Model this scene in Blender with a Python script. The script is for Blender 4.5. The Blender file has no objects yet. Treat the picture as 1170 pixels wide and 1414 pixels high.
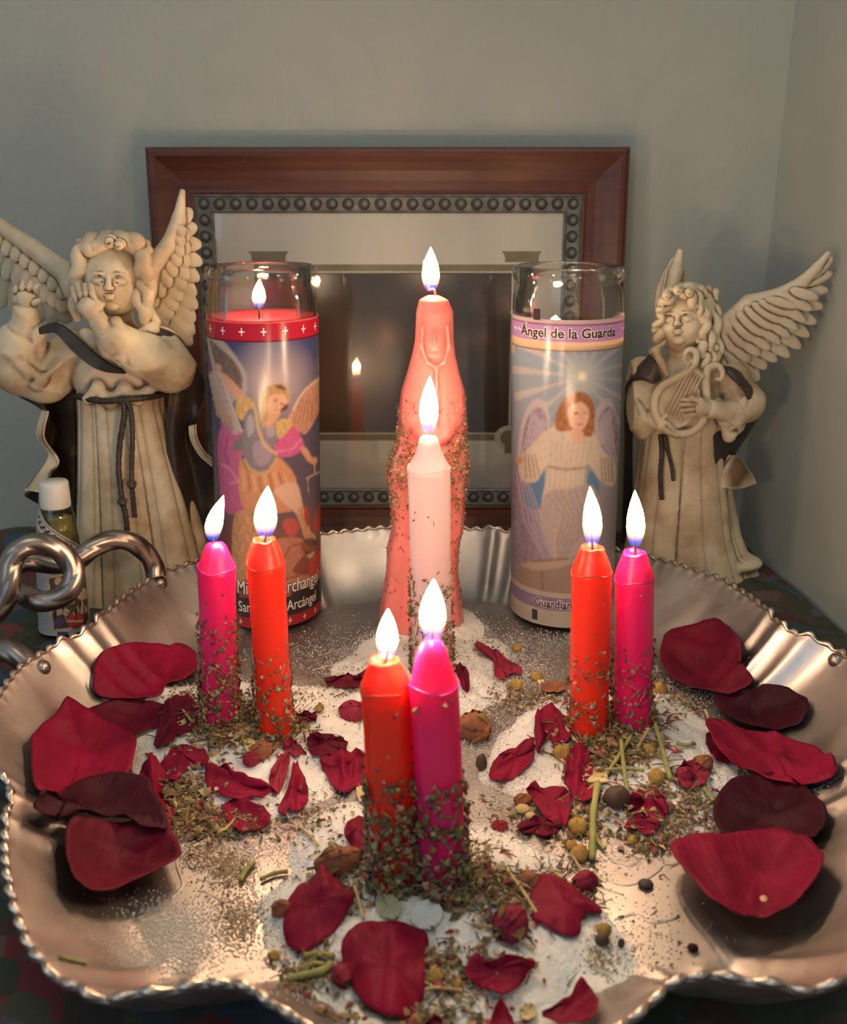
import bpy, bmesh, math, random
import numpy as np
from math import sin, cos, tan, pi, radians, sqrt, atan2, exp
rnd = random.Random(7)
npr = np.random.RandomState(11)
SC = bpy.context.scene
COL = SC.collection
# ------------------------------------------------------------------ camera (all shapes are worked in centimetres)
CM = 0.01
FPX, PITCH, CAMZ = 1350.0, radians(18.5), 23.8        # focal length in px of the 1170 wide frame
cam = bpy.data.cameras.new('camera'); camo = bpy.data.objects.new('camera', cam); COL.objects.link(camo)
cam.sensor_fit = 'HORIZONTAL'; cam.sensor_width = 36.0; cam.lens = FPX / 1170 * 36
cam.clip_start = 0.02; cam.clip_end = 60
cam.dof.use_dof = True; cam.dof.focus_distance = 0.46; cam.dof.aperture_fstop = 16.0
camo.location = (0, 0, CAMZ * CM); camo.rotation_euler = (pi / 2 - PITCH, 0, 0)
SC.camera = camo
SC.view_settings.view_transform = 'Standard'; SC.view_settings.look = 'None'
SC.view_settings.exposure = 0.2; SC.view_settings.gamma = 1.0; SC.view_settings.use_curve_mapping = False
SC.cycles.use_denoising = True
SC.cycles.transparent_max_bounces = 24
SC.cycles.max_bounces = 8
SC.cycles.caustics_reflective = False; SC.cycles.caustics_refractive = False
# dim cool evening room light
wd = bpy.data.worlds.new('world'); SC.world = wd; wd.use_nodes = True
bg = wd.node_tree.nodes['Background']; bg.inputs[0].default_value = (0.73, 0.76, 0.74, 1); bg.inputs[1].default_value = 0.34
# a window behind and left of the camera
def area(name, loc, rot, size, power, color):
    l = bpy.data.lights.new(name, 'AREA'); l.shape = 'RECTANGLE'; l.size, l.size_y = size; l.energy = power; l.color = color
    o = bpy.data.objects.new(name, l); COL.objects.link(o); o.location = loc; o.rotation_euler = rot
area('window_light', (-0.9, -1.2, 0.9), (radians(68), 0, radians(-35)), (1.0, 1.2), 4.0, (0.55, 0.76, 1.0))
area('ceiling_lamp', (0.1, -0.1, 1.5), (radians(14), 0, 0), (0.7, 0.7), 3.4, (1.0, 0.85, 0.64))
FLAME_W = 0.105                                        # watts of each small candle flame
FLAME_C = (1.0, 0.68, 0.42)

def ray(u, v):
    s, t = (u - 585) / FPX, (v - 707) / FPX
    return s, cos(PITCH) - t * sin(PITCH), sin(PITCH) + t * cos(PITCH)
def at(u, v, Y):
    s, f, d = ray(u, v); k = Y / f
    return np.array((s * k, Y, CAMZ - d * k))
def atz(u, v, z):
    s, f, d = ray(u, v); k = (CAMZ - z) / d
    return np.array((s * k, f * k, z))
def pix(p):                                            # where a point (cm) shows in the photograph's frame
    x, y, z = p[..., 0], p[..., 1], p[..., 2] - CAMZ
    dep = y * cos(PITCH) - z * sin(PITCH); up = y * sin(PITCH) + z * cos(PITCH)
    return 585 + FPX * x / dep, 707 - FPX * up / dep

# ------------------------------------------------------------------ objects
def link(name, me, mats, parent=None, loc=(0, 0, 0)):
    o = bpy.data.objects.new(name, me); COL.objects.link(o)
    for m in (mats if isinstance(mats, (list, tuple)) else [mats]): me.materials.append(m)
    if parent is not None: o.parent = parent
    else: o.location = loc
    return o
def mesh(name, V, F, mats, parent=None, org=None, smooth=True, col=None, mi=None, kind=None):
    """V in cm, world axes; origin org (cm) for top-level things, else that of the parent"""
    V = np.asarray(V, dtype=np.float64)
    if parent is not None: org = np.array(parent['org'])
    elif org is None:
        org = np.array(((V[:, 0].min() + V[:, 0].max()) / 2, (V[:, 1].min() + V[:, 1].max()) / 2, V[:, 2].min()))
    me = bpy.data.meshes.new(name)
    vv = (V - org) * CM
    if isinstance(F, np.ndarray):
        n, k = F.shape
        me.vertices.add(len(vv)); me.vertices.foreach_set('co', vv.astype(np.float32).ravel())
        me.loops.add(n * k); me.loops.foreach_set('vertex_index', F.astype(np.int32).ravel())
        me.polygons.add(n); me.polygons.foreach_set('loop_start', np.arange(0, n * k, k, dtype=np.int32))
        me.polygons.foreach_set('loop_total', np.full(n, k, dtype=np.int32))
        me.update(calc_edges=True)
    else:
        me.from_pydata(vv.tolist(), [], [list(f) for f in F]); me.update()
    if smooth: me.polygons.foreach_set('use_smooth', np.ones(len(me.polygons), dtype=bool))
    if mi is not None: me.polygons.foreach_set('material_index', np.asarray(mi, dtype=np.int32))
    if col is not None:
        c = np.ones((len(V), 4), dtype=np.float32); c[:, :3] = col
        a = me.color_attributes.new('Col', 'FLOAT_COLOR', 'POINT'); a.data.foreach_set('color', c.ravel())
    o = link(name, me, mats, parent, tuple(org * CM))
    o['org'] = [float(q) for q in org]
    if kind: o['kind'] = kind
    return o
def tag(o, label=None, cat=None, group=None, kind=None):
    if label: o['label'] = label
    if cat: o['category'] = cat
    if group: o['group'] = group
    if kind: o['kind'] = kind
    return o
def thing(name, org, label, cat, group=None):
    o = bpy.data.objects.new(name, None); COL.objects.link(o); o.empty_display_size = 0.02
    o.location = tuple(np.array(org) * CM); o['org'] = [float(q) for q in org]
    return tag(o, label, cat, group)

# ------------------------------------------------------------------ shapes
class MB:
    def __init__(s): s.V = []; s.F = []; s.C = []; s.M = []
    def add(s, V, F, c=None, m=0):
        b = len(s.V); s.V += [tuple(v) for v in V]; s.F += [[i + b for i in f] for f in F]
        s.C += [c if c is not None else (1, 1, 1)] * len(V); s.M += [m] * len(F)
    def box(s, c, size, rz=0, col=None, m=0):
        x, y, z = [q / 2 for q in size]; V = []
        for a in (-x, x):
            for b in (-y, y):
                for d in (-z, z): V.append((c[0] + a * cos(rz) - b * sin(rz), c[1] + a * sin(rz) + b * cos(rz), c[2] + d))
        s.add(V, [(0, 1, 3, 2), (4, 6, 7, 5), (0, 4, 5, 1), (2, 3, 7, 6), (0, 2, 6, 4), (1, 5, 7, 3)], col, m)
    def build(s, name, mats, parent=None, smooth=True, use_col=False, org=None, kind=None):
        return mesh(name, s.V, s.F, mats, parent, org, smooth, np.array(s.C) if use_col else None, s.M, kind)
def norm(v):
    v = np.asarray(v, float); n = np.linalg.norm(v, axis=-1, keepdims=True); return v / np.maximum(n, 1e-9)
def tube_vf(P, R, n=12, cap=True, twist=None):
    """P centre line, R radii; twist=(lobes, amp, turns) cuts helical grooves"""
    P = np.asarray(P, float); m = len(P); R = np.broadcast_to(np.asarray(R, float), (m,))
    T = norm(np.gradient(P, axis=0)); V = []
    u = norm(np.cross(T[0], (0.13, 0.21, 0.97) if abs(T[0][2]) < .9 else (1, 0, 0)))
    L = np.concatenate(([0], np.cumsum(np.linalg.norm(np.diff(P, axis=0), axis=1))))
    for i in range(m):
        u = norm(u - T[i] * np.dot(u, T[i])); w = np.cross(T[i], u)
        for k in range(n):
            a = 2 * pi * k / n; r = R[i]
            if twist: r = r * (1 + twist[1] * (abs(cos(twist[0] * .5 * a - twist[2] * L[i])) ** .6 - .6))
            V.append(P[i] + r * (cos(a) * u + sin(a) * w))
    F = [(i * n + k, i * n + (k + 1) % n, (i + 1) * n + (k + 1) % n, (i + 1) * n + k) for i in range(m - 1) for k in range(n)]
    if cap:
        V += [P[0], P[-1]]; b = m * n
        F += [(b, (k + 1) % n, k) for k in range(n)] + [(b + 1, (m - 1) * n + k, (m - 1) * n + (k + 1) % n) for k in range(n)]
    return V, F
def spline(P, n=8, closed=False):
    P = np.asarray(P, float); m = len(P); out = []
    idx = range(m if closed else m - 1)
    for i in idx:
        if closed: p = [P[(i + k) % m] for k in (-1, 0, 1, 2)]
        else: p = [P[max(i - 1, 0)], P[i], P[i + 1], P[min(i + 2, m - 1)]]
        for j in range(n):
            t = j / n
            out.append(.5 * (2 * p[1] + (p[2] - p[0]) * t + (2 * p[0] - 5 * p[1] + 4 * p[2] - p[3]) * t * t + (3 * p[1] - 3 * p[2] + p[3] - p[0]) * t ** 3))
    if not closed: out.append(P[-1])
    return np.array(out)
def lathe_vf(prof, c=(0, 0), n=48, lean=(0, 0), z0=0):
    """prof list of (r, z); lean shifts x, y per unit height above z0"""
    V = []; F = []; m = len(prof)
    for r, z in prof:
        for k in range(n):
            a = 2 * pi * k / n
            V.append((c[0] + r * cos(a) + lean[0] * (z - z0), c[1] + r * sin(a) + lean[1] * (z - z0), z))
    for i in range(m - 1):
        for k in range(n): F.append((i * n + k, i * n + (k + 1) % n, (i + 1) * n + (k + 1) % n, (i + 1) * n + k))
    return V, F
def grid_f(nu, nv, closed_u=False):
    F = []
    for i in range(nu if closed_u else nu - 1):
        a = np.arange(nv - 1); j = (i + 1) % nu
        F.append(np.stack([i * nv + a, i * nv + a + 1, j * nv + a + 1, j * nv + a], 1))
    return np.concatenate(F)
def shell_vf(G, th, closed=False):
    """G grid of points (nu, nv, 3) -> thick closed sheet"""
    nu, nv, _ = G.shape
    du = np.gradient(G, axis=0); dv = np.gradient(G, axis=1); N = norm(np.cross(du, dv))
    A = G + N * th / 2; B = G - N * th / 2
    V = np.concatenate([A.reshape(-1, 3), B.reshape(-1, 3)]); f = grid_f(nu, nv); k = nu * nv
    F = [f, f[:, ::-1] + k]
    b = [(i, 0) for i in range(nu)] + [(nu - 1, j) for j in range(1, nv)] + [(i, nv - 1) for i in range(nu - 2, -1, -1)] + [(0, j) for j in range(nv - 2, 0, -1)]
    id_ = np.array([i * nv + j for i, j in b]); id2 = np.roll(id_, -1)
    F.append(np.stack([id_, id_ + k, id2 + k, id2], 1))
    return V, np.concatenate(F)
def sheet(rows, n=6, th=.15):
    """rows: list of equal-length point rows, smoothed both ways"""
    R = np.array([spline(r, n) for r in rows]); G = np.array([spline(R[:, j], n) for j in range(R.shape[1])]).transpose(1, 0, 2)
    return shell_vf(G, th)

# ------------------------------------------------------------------ sculpting: smooth unions of solids in a voxel field, then surface nets
class Sculpt:
    def __init__(s, lo, hi, h):
        s.h = h; s.lo = np.array(lo, float); s.n = np.ceil((np.array(hi) - s.lo) / h).astype(int) + 1
        s.F = np.full(tuple(s.n), 3.0, dtype=np.float32)
    def _blk(s, a, b):
        i0 = np.clip(np.floor((np.array(a) - s.lo) / s.h).astype(int), 0, s.n - 1); i1 = np.clip(np.ceil((np.array(b) - s.lo) / s.h).astype(int) + 1, 1, s.n)
        sl = tuple(slice(i, max(j, i + 1)) for i, j in zip(i0, i1))
        ax = [s.lo[q] + s.h * np.arange(sl[q].start, sl[q].stop, dtype=np.float32) for q in range(3)]
        return sl, ax[0][:, None, None], ax[1][None, :, None], ax[2][None, None, :]
    def _mix(s, sl, d, k, sub=False):
        f = s.F[sl]
        if sub: d = -d; h = np.maximum(k - abs(f - d), 0) / k; s.F[sl] = np.maximum(f, d) + h * h * k * .25
        else: h = np.maximum(k - abs(f - d), 0) / k; s.F[sl] = np.minimum(f, d) - h * h * k * .25
    def ell(s, c, r, k=.25, ax=None, sub=False):
        """ellipsoid; ax = 3x3 rows of local axes"""
        c = np.array(c, float); r = np.array(r, float); m = (r.max() + k + .15)
        sl, X, Y, Z = s._blk(c - m, c + m); X = X - c[0]; Y = Y - c[1]; Z = Z - c[2]
        if ax is not None:
            ax = np.array(ax); X, Y, Z = [ax[i][0] * X + ax[i][1] * Y + ax[i][2] * Z for i in range(3)]
        k0 = np.sqrt((X / r[0]) ** 2 + (Y / r[1]) ** 2 + (Z / r[2]) ** 2) + 1e-6
        k1 = np.sqrt((X / r[0] ** 2) ** 2 + (Y / r[1] ** 2) ** 2 + (Z / r[2] ** 2) ** 2) + 1e-6
        s._mix(sl, k0 * (k0 - 1) / k1, k, sub)
    def cap(s, a, b, ra, rb=None, k=.2, sub=False):
        a = np.array(a, float); b = np.array(b, float); rb = ra if rb is None else rb; m = max(ra, rb) + k + .15
        sl, X, Y, Z = s._blk(np.minimum(a, b) - m, np.maximum(a, b) + m); d = b - a; L = max(float(d @ d), 1e-6)
        t = np.clip(((X - a[0]) * d[0] + (Y - a[1]) * d[1] + (Z - a[2]) * d[2]) / L, 0, 1)
        q = np.sqrt((X - a[0] - t * d[0]) ** 2 + (Y - a[1] - t * d[1]) ** 2 + (Z - a[2] - t * d[2]) ** 2) - (ra + (rb - ra) * t)
        s._mix(sl, q, k, sub)
    def chain(s, P, R, k=.15, sub=False):
        R = np.broadcast_to(np.asarray(R, float), (len(P),))
        for i in range(len(P) - 1): s.cap(P[i], P[i + 1], R[i], R[i + 1], k, sub)
    def fn(s, a, b, f, k=.3):
        sl, X, Y, Z = s._blk(a, b); s._mix(sl, f(X, Y, Z).astype(np.float32), k)
    def wrinkle(s, amp, fx, fz, zmin, ph=0.):
        X = (s.lo[0] + s.h * np.arange(s.n[0], dtype=np.float32))[:, None, None]; Y = (s.lo[1] + s.h * np.arange(s.n[1], dtype=np.float32))[None, :, None]; Z = (s.lo[2] + s.h * np.arange(s.n[2], dtype=np.float32))[None, None, :]
        w = np.sin(fx * X + 1.6 * np.sin(fz * Z * .8 + ph) + .9 * Y) * .6 + np.sin(fz * Z + 1.8 * np.sin(fx * X * .55 + ph) - .7 * Y) * .6
        s.F += np.float32(amp) * ((np.abs(w) - .5) * np.clip((Z - zmin) * 1.5, 0, 1)).astype(np.float32)
    def mesh(s):
        F = s.F; n = F.shape; I = F < 0
        for ax_ in range(3):                               # keep the border outside
            sl = [slice(None)] * 3
            for e in (0, -1): sl[ax_] = e; I[tuple(sl)] = False
        F = np.where(I, F, np.maximum(F, 1e-4)); c = [slice(0, -1), slice(1, None)]
        cnt = np.zeros((n[0] - 1, n[1] - 1, n[2] - 1), np.int8)
        for i in (0, 1):
            for j in (0, 1):
                for k in (0, 1): cnt += I[c[i], c[j], c[k]]
        act = (cnt > 0) & (cnt < 8); idx = np.argwhere(act); vid = np.full(act.shape, -1, np.int64); vid[act] = np.arange(len(idx))
        P = np.zeros((len(idx), 3)); W = np.zeros(len(idx)); x, y, z = idx.T
        cor = [(i, j, k) for i in (0, 1) for j in (0, 1) for k in (0, 1)]
        for A in cor:
            for q in range(3):
                if A[q]: continue
                B = list(A); B[q] = 1
                fa = F[x + A[0], y + A[1], z + A[2]]; fb = F[x + B[0], y + B[1], z + B[2]]; m = (fa < 0) != (fb < 0)
                t = np.where(m, fa / np.where(m, fa - fb, 1), 0)
                p = np.stack([np.full(len(x), float(A[0])), np.full(len(x), float(A[1])), np.full(len(x), float(A[2]))], 1); p[:, q] += t
                P[m] += p[m]; W[m] += 1
        V = s.lo + s.h * (idx + P / W[:, None]); Q = []
        for q in range(3):
            sa = [slice(1, -1)] * 3; sb = [slice(1, -1)] * 3; sa[q] = slice(0, -1); sb[q] = slice(1, None)
            a = I[tuple(sa)]; b = I[tuple(sb)]; e = np.argwhere(a != b)
            if not len(e): continue
            ins = a[tuple(e.T)]; g = e + 1; g[:, q] -= 1; u, w = [(1, 2), (2, 0), (0, 1)][q]
            def vv(du, dw):
                h_ = g.copy(); h_[:, u] += du; h_[:, w] += dw; return vid[h_[:, 0], h_[:, 1], h_[:, 2]]
            f = np.stack([vv(-1, -1), vv(0, -1), vv(0, 0), vv(-1, 0)], 1); f[~ins] = f[~ins][:, ::-1]; Q.append(f)
        return V, np.concatenate(Q)
    def build(s, name, m, parent):
        V, F = s.mesh(); return mesh(name, V, F, m, parent)

# ------------------------------------------------------------------ materials
def nt(name):
    m = bpy.data.materials.new(name); m.use_nodes = True; t = m.node_tree; b = t.nodes['Principled BSDF']; return m, t, b
def N(t, typ, **kw):
    n = t.nodes.new(typ)
    for k, v in kw.items():
        if k in n.inputs: n.inputs[k].default_value = v
        else: setattr(n, k, v)
    return n
def ramp(t, fac, stops):
    r = t.nodes.new('ShaderNodeValToRGB'); e = r.color_ramp.elements
    while len(e) < len(stops): e.new(.5)
    for q, (p, c) in zip(e, stops): q.position = p; q.color = (*c, 1) if len(c) == 3 else c
    t.links.new(fac, r.inputs[0]); return r.outputs[0]
def objco(t):
    return t.nodes.new('ShaderNodeTexCoord').outputs['Object']
def noise(t, scale, detail=4, co=None, rough=.55):
    n = N(t, 'ShaderNodeTexNoise', Scale=scale, Detail=detail, Roughness=rough)
    t.links.new(co if co is not None else objco(t), n.inputs['Vector']); return n.outputs['Fac']
def bump(t, b, h, strength=.3, dist=.001):
    n = N(t, 'ShaderNodeBump', Strength=strength, Distance=dist); t.links.new(h, n.inputs['Height']); t.links.new(n.outputs[0], b.inputs['Normal']); return n
def simple(name, c, rough=.5, metal=0, var=0, vs=60, bmp=0, bs=200, bd=.0005, **kw):
    m, t, b = nt(name); b.inputs['Base Color'].default_value = (*c, 1); b.inputs['Roughness'].default_value = rough; b.inputs['Metallic'].default_value = metal
    if var:
        lo = tuple(q * (1 - var) for q in c); hi = tuple(min(1, q * (1 + var)) for q in c)
        t.links.new(ramp(t, noise(t, vs), [(.3, lo), (.7, hi)]), b.inputs['Base Color'])
    if bmp: bump(t, b, noise(t, bs), bmp, bd)
    for k, v in kw.items(): b.inputs[k.replace('_', ' ')].default_value = v
    return m
def wax(name, c, sss=.9, rad=(1, .3, .15), scale=.006):
    m, t, b = nt(name); b.inputs['Base Color'].default_value = (*c, 1); b.inputs['Roughness'].default_value = .38
    b.inputs['Subsurface Weight'].default_value = sss; b.inputs['Subsurface Radius'].default_value = rad; b.inputs['Subsurface Scale'].default_value = scale
    bump(t, b, noise(t, 160), .25, .0006); return m
def vcol(name, rough=.8, trans=0, sheen=0, bmp=0):
    m, t, b = nt(name); a = t.nodes.new('ShaderNodeVertexColor'); a.layer_name = 'Col'; t.links.new(a.outputs[0], b.inputs['Base Color'])
    b.inputs['Roughness'].default_value = rough
    if bmp: bump(t, b, noise(t, 500), bmp, .0004)
    return m
def emis(name, c, s):
    m = bpy.data.materials.new(name); m.use_nodes = True; t = m.node_tree; t.nodes.clear()
    e = N(t, 'ShaderNodeEmission', Strength=s); e.inputs[0].default_value = (*c, 1); o = t.nodes.new('ShaderNodeOutputMaterial'); t.links.new(e.outputs[0], o.inputs[0]); return m

M = {}
# painted plaster wall with a fine roller texture
m, t, b = nt('wall_paint'); b.inputs['Roughness'].default_value = .75
t.links.new(ramp(t, noise(t, 3), [(.3, (.40, .415, .375)), (.7, (.44, .455, .41))]), b.inputs['Base Color'])
bump(t, b, noise(t, 170, 5), .35, .0012); M['wall'] = m
# silvery hammered aluminium
m, t, b = nt('tray_aluminium'); b.inputs['Metallic'].default_value = 1
t.links.new(ramp(t, noise(t, 14, 6), [(.3, (.42, .385, .365)), (.7, (.60, .555, .525))]), b.inputs['Base Color'])
t.links.new(ramp(t, noise(t, 30, 6), [(.3, (.34,) * 3), (.7, (.54,) * 3)]), b.inputs['Roughness'])
w = N(t, 'ShaderNodeTexWave', Scale=34.0, Distortion=9.0, Detail=2.0); w.wave_type = 'RINGS'; t.links.new(objco(t), w.inputs['Vector'])
w.inputs['Detail Scale'].default_value = 1.6
b1 = N(t, 'ShaderNodeBump', Strength=.25, Distance=.0008); t.links.new(noise(t, 120, 4), b1.inputs['Height'])
t.links.new(b1.outputs[0], b.inputs['Normal']); M['alu'] = m
m, t, b = nt('embossed_aluminium'); b.inputs['Metallic'].default_value = 1; b.inputs['Base Color'].default_value = (.66, .57, .49, 1); b.inputs['Roughness'].default_value = .28
bump(t, b, noise(t, 300), .4, .001); M['alu2'] = m
m, t, b = nt('twisted_rod'); b.inputs['Metallic'].default_value = 1; b.inputs['Roughness'].default_value = .34
t.links.new(ramp(t, noise(t, 60, 5), [(.3, (.22, .19, .17)), (.7, (.42, .37, .34))]), b.inputs['Base Color']); bump(t, b, noise(t, 200), .2, .0006); M['rod'] = m
# resin with a brown wash rubbed into the hollows
def resin(name, c1, c2, c3, glow=.5):
    m, t, b = nt(name); b.inputs['Roughness'].default_value = .55
    g = t.nodes.new('ShaderNodeNewGeometry'); p = ramp(t, g.outputs['Pointiness'], [(.478, (0, 0, 0)), (.502, (1, 1, 1))])
    n1 = ramp(t, noise(t, 34, 7), [(.36, c2), (.56, c1)])
    mx = N(t, 'ShaderNodeMix', data_type='RGBA'); t.links.new(p, mx.inputs['Factor']); mx.inputs[6].default_value = (*c3, 1); t.links.new(n1, mx.inputs[7])
    t.links.new(mx.outputs[2], b.inputs['Base Color']); bump(t, b, noise(t, 130, 5), .3, .0008)
    b.inputs['Subsurface Weight'].default_value = .12; b.inputs['Subsurface Scale'].default_value = .004; return m
M['resin'] = resin('ivory_resin', (.76, .64, .45), (.48, .33, .19), (.17, .09, .04))
M['resin2'] = resin('wing_resin', (.70, .60, .44), (.52, .42, .28), (.22, .14, .08))
m, t, b = nt('cloak_paint'); b.inputs['Roughness'].default_value = .42
t.links.new(ramp(t, noise(t, 45, 6), [(.38, (.030, .022, .018)), (.60, (.055, .038, .028)), (.72, (.19, .11, .045))]), b.inputs['Base Color']); bump(t, b, noise(t, 90), .5, .001); M['cloak'] = m
M['rope'] = simple('rope_paint', (.045, .030, .022), .5, var=.5, vs=150, bmp=.4)
# cherry frame
m, t, b = nt('cherry_wood'); co = objco(t); mp = N(t, 'ShaderNodeMapping'); mp.inputs['Scale'].default_value = (1.2, 12, 12); t.links.new(co, mp.inputs[0])
t.links.new(ramp(t, noise(t, 12, 5, mp.outputs[0]), [(.3, (.065, .014, .007)), (.7, (.12, .028, .013))]), b.inputs['Base Color'])
b.inputs['Roughness'].default_value = .42; M['wood'] = m
M['pewter'] = simple('grey_bead_paint', (.135, .135, .125), .5, .25, var=.35, vs=120, bmp=.4)
M['pewter_dark'] = simple('dark_hollow_paint', (.03, .028, .026), .5)
M['mat'] = simple('cream_mat_board', (.90, .89, .80), .85, bmp=.1, bs=600)
M['mat_edge'] = simple('white_bevel', (.72, .70, .62), .8)
M['gold'] = simple('olive_gold_print', (.30, .26, .14), .7, var=.15)
def glassy(name, tint, refl, rough=.02, ior=1.5, alpha=None):
    """thin clear wall: light passes straight through, the surface mirrors by fresnel"""
    m = bpy.data.materials.new(name); m.use_nodes = True; t = m.node_tree; t.nodes.clear()
    tr = N(t, 'ShaderNodeBsdfTransparent'); tr.inputs[0].default_value = (*tint, 1); gl = N(t, 'ShaderNodeBsdfGlossy', Roughness=rough)
    fr = N(t, 'ShaderNodeFresnel', IOR=ior); ml = N(t, 'ShaderNodeMath', operation='MULTIPLY'); ml.use_clamp = True; ml.inputs[1].default_value = refl
    t.links.new(fr.outputs[0], ml.inputs[0]); mx = N(t, 'ShaderNodeMixShader'); t.links.new(ml.outputs[0], mx.inputs[0]); t.links.new(tr.outputs[0], mx.inputs[1]); t.links.new(gl.outputs[0], mx.inputs[2])
    o = t.nodes.new('ShaderNodeOutputMaterial'); t.links.new(mx.outputs[0], o.inputs[0]); return m
M['glass'] = glassy('clear_glass', (.97, .975, .96), .75)
M['pane'] = glassy('picture_glass', (.97, .97, .97), 1.0)
M['oilglass'] = glassy('oil_bottle_glass', (.93, .95, .86), 1.3)
M['red_wax'] = wax('red_wax', (.95, .035, .012), rad=(1, .12, .05), scale=.012)
M['pink_wax'] = wax('magenta_wax', (.90, .012, .17), rad=(1, .05, .3), scale=.012)
M['white_wax'] = wax('pale_pink_wax', (.66, .47, .50), rad=(1, .6, .55), scale=.008)
M['figure_wax'] = wax('coral_pink_wax', (.92, .26, .24), rad=(1, .3, .2), scale=.012)
M['jar_red'] = wax('jar_red_wax', (.55, .02, .04), rad=(1, .1, .1))
M['jar_white'] = wax('jar_white_wax', (.80, .74, .66), rad=(1, .8, .6))
M['wick'] = simple('charred_wick', (.02, .015, .012), .9)
M['wickpink'] = simple('waxed_wick', (.7, .25, .2), .5)
M['ember'] = emis('glowing_wick_tip', (1, .35, .08), 6)
# flame: blue at the foot, orange mantle, white-yellow body. Transparent + emission so it casts no shadow of its own
m = bpy.data.materials.new('flame'); m.use_nodes = True; t = m.node_tree; t.nodes.clear()
g = t.nodes.new('ShaderNodeTexCoord'); sp = t.nodes.new('ShaderNodeSeparateXYZ'); t.links.new(g.outputs['Generated'], sp.inputs[0])
cr = ramp(t, sp.outputs[2], [(0, (.02, .05, .5)), (.13, (.10, .16, .75)), (.22, (.75, .33, .12)), (.36, (1, .62, .25)), (.6, (1, .74, .38)), (1, (1, .66, .28))])
st = ramp(t, sp.outputs[2], [(0, (.02,) * 3), (.14, (.05,) * 3), (.25, (.14,) * 3), (.40, (1, 1, 1)), (1, (.8,) * 3)])
lw = N(t, 'ShaderNodeLayerWeight', Blend=.25); inv = N(t, 'ShaderNodeMath', operation='SUBTRACT'); inv.inputs[0].default_value = 1; t.links.new(lw.outputs['Facing'], inv.inputs[1])
ml = N(t, 'ShaderNodeMath', operation='MULTIPLY'); ml.inputs[1].default_value = 16; t.links.new(st, ml.inputs[0])
ml2 = N(t, 'ShaderNodeMath', operation='MULTIPLY'); t.links.new(ml.outputs[0], ml2.inputs[0]); t.links.new(inv.outputs[0], ml2.inputs[1])
em = t.nodes.new('ShaderNodeEmission'); t.links.new(cr, em.inputs[0]); t.links.new(ml2.outputs[0], em.inputs[1]); tr = t.nodes.new('ShaderNodeBsdfTransparent')
ad = t.nodes.new('ShaderNodeAddShader'); t.links.new(em.outputs[0], ad.inputs[0]); t.links.new(tr.outputs[0], ad.inputs[1]); o = t.nodes.new('ShaderNodeOutputMaterial'); t.links.new(ad.outputs[0], o.inputs[0])
M['flame'] = m
# salt
m, t, b = nt('white_salt'); b.inputs['Roughness'].default_value = .7; b.inputs['Subsurface Weight'].default_value = .3; b.inputs['Subsurface Scale'].default_value = .003
t.links.new(ramp(t, noise(t, 25, 6), [(.3, (.72, .70, .68)), (.65, (.88, .87, .86))]), b.inputs['Base Color']); n1_ = N(t, 'ShaderNodeBump', Strength=.8, Distance=.0025); t.links.new(noise(t, 110, 6), n1_.inputs['Height']); n2_ = bump(t, b, noise(t, 900, 3), .9, .0008); t.links.new(n1_.outputs[0], n2_.inputs['Normal']); M['salt'] = m
M['herb'] = vcol('dried_herb', .8); M['herbwax'] = vcol('herb_in_wax', .55)
# rose petals: velvety, colour from each petal's own paint
def petal_mat(name, a, b_, edge):
    m, t, b = nt(name); co = objco(t)
    t.links.new(ramp(t, noise(t, 45, 4, co), [(.3, a), (.7, b_)]), b.inputs['Base Color']); b.inputs['Roughness'].default_value = .62
    b.inputs['Specular IOR Level'].default_value = .22; b.inputs['Sheen Weight'].default_value = .05; b.inputs['Sheen Tint'].default_value = (1, .25, .4, 1); b.inputs['Sheen Roughness'].default_value = .4
    w = N(t, 'ShaderNodeTexNoise', Scale=90.0, Detail=3.0); mp = N(t, 'ShaderNodeMapping'); mp.inputs['Scale'].default_value = (3, .5, 1); t.links.new(co, mp.inputs[0]); t.links.new(mp.outputs[0], w.inputs['Vector'])
    bump(t, b, w.outputs[0], .6, .0014)
    return m
M['petal'] = petal_mat('rose_petal', (.15, .001, .018), (.26, .002, .034), 0)
M['petal_dark'] = petal_mat('dark_rose_petal', (.024, .0005, .005), (.050, .001, .010), 0)
M['petal_mid'] = petal_mat('wine_rose_petal', (.075, .001, .010), (.135, .0015, .020), 0)
M['petal_dry'] = petal_mat('dried_rose_petal', (.17, .01, .03), (.33, .03, .06), 0)
M['petal_tip'] = simple('pale_petal_base', (.72, .42, .28), .6)
M['stem'] = simple('dried_green_stem', (.30, .30, .10), .7, var=.35, vs=100)
M['straw'] = simple('straw_stem', (.50, .38, .17), .7, var=.3, vs=100)
M['chamo'] = simple('chamomile_yellow', (.42, .25, .06), .8, var=.35, vs=200, bmp=.8, bs=900, bd=.001)
M['chamo_p'] = simple('dried_cream_floret', (.62, .48, .26), .8, var=.2)
M['bud'] = simple('dried_rosebud', (.27, .095, .045), .8, var=.65, vs=70, bmp=.4)
M['bud_leaf'] = simple('bud_calyx', (.24, .17, .06), .8, var=.3)
M['seed'] = simple('dark_seed', (.07, .04, .025), .6, var=.3)
M['leaf'] = simple('pale_grey_leaf', (.42, .42, .28), .75, var=.2)
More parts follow.
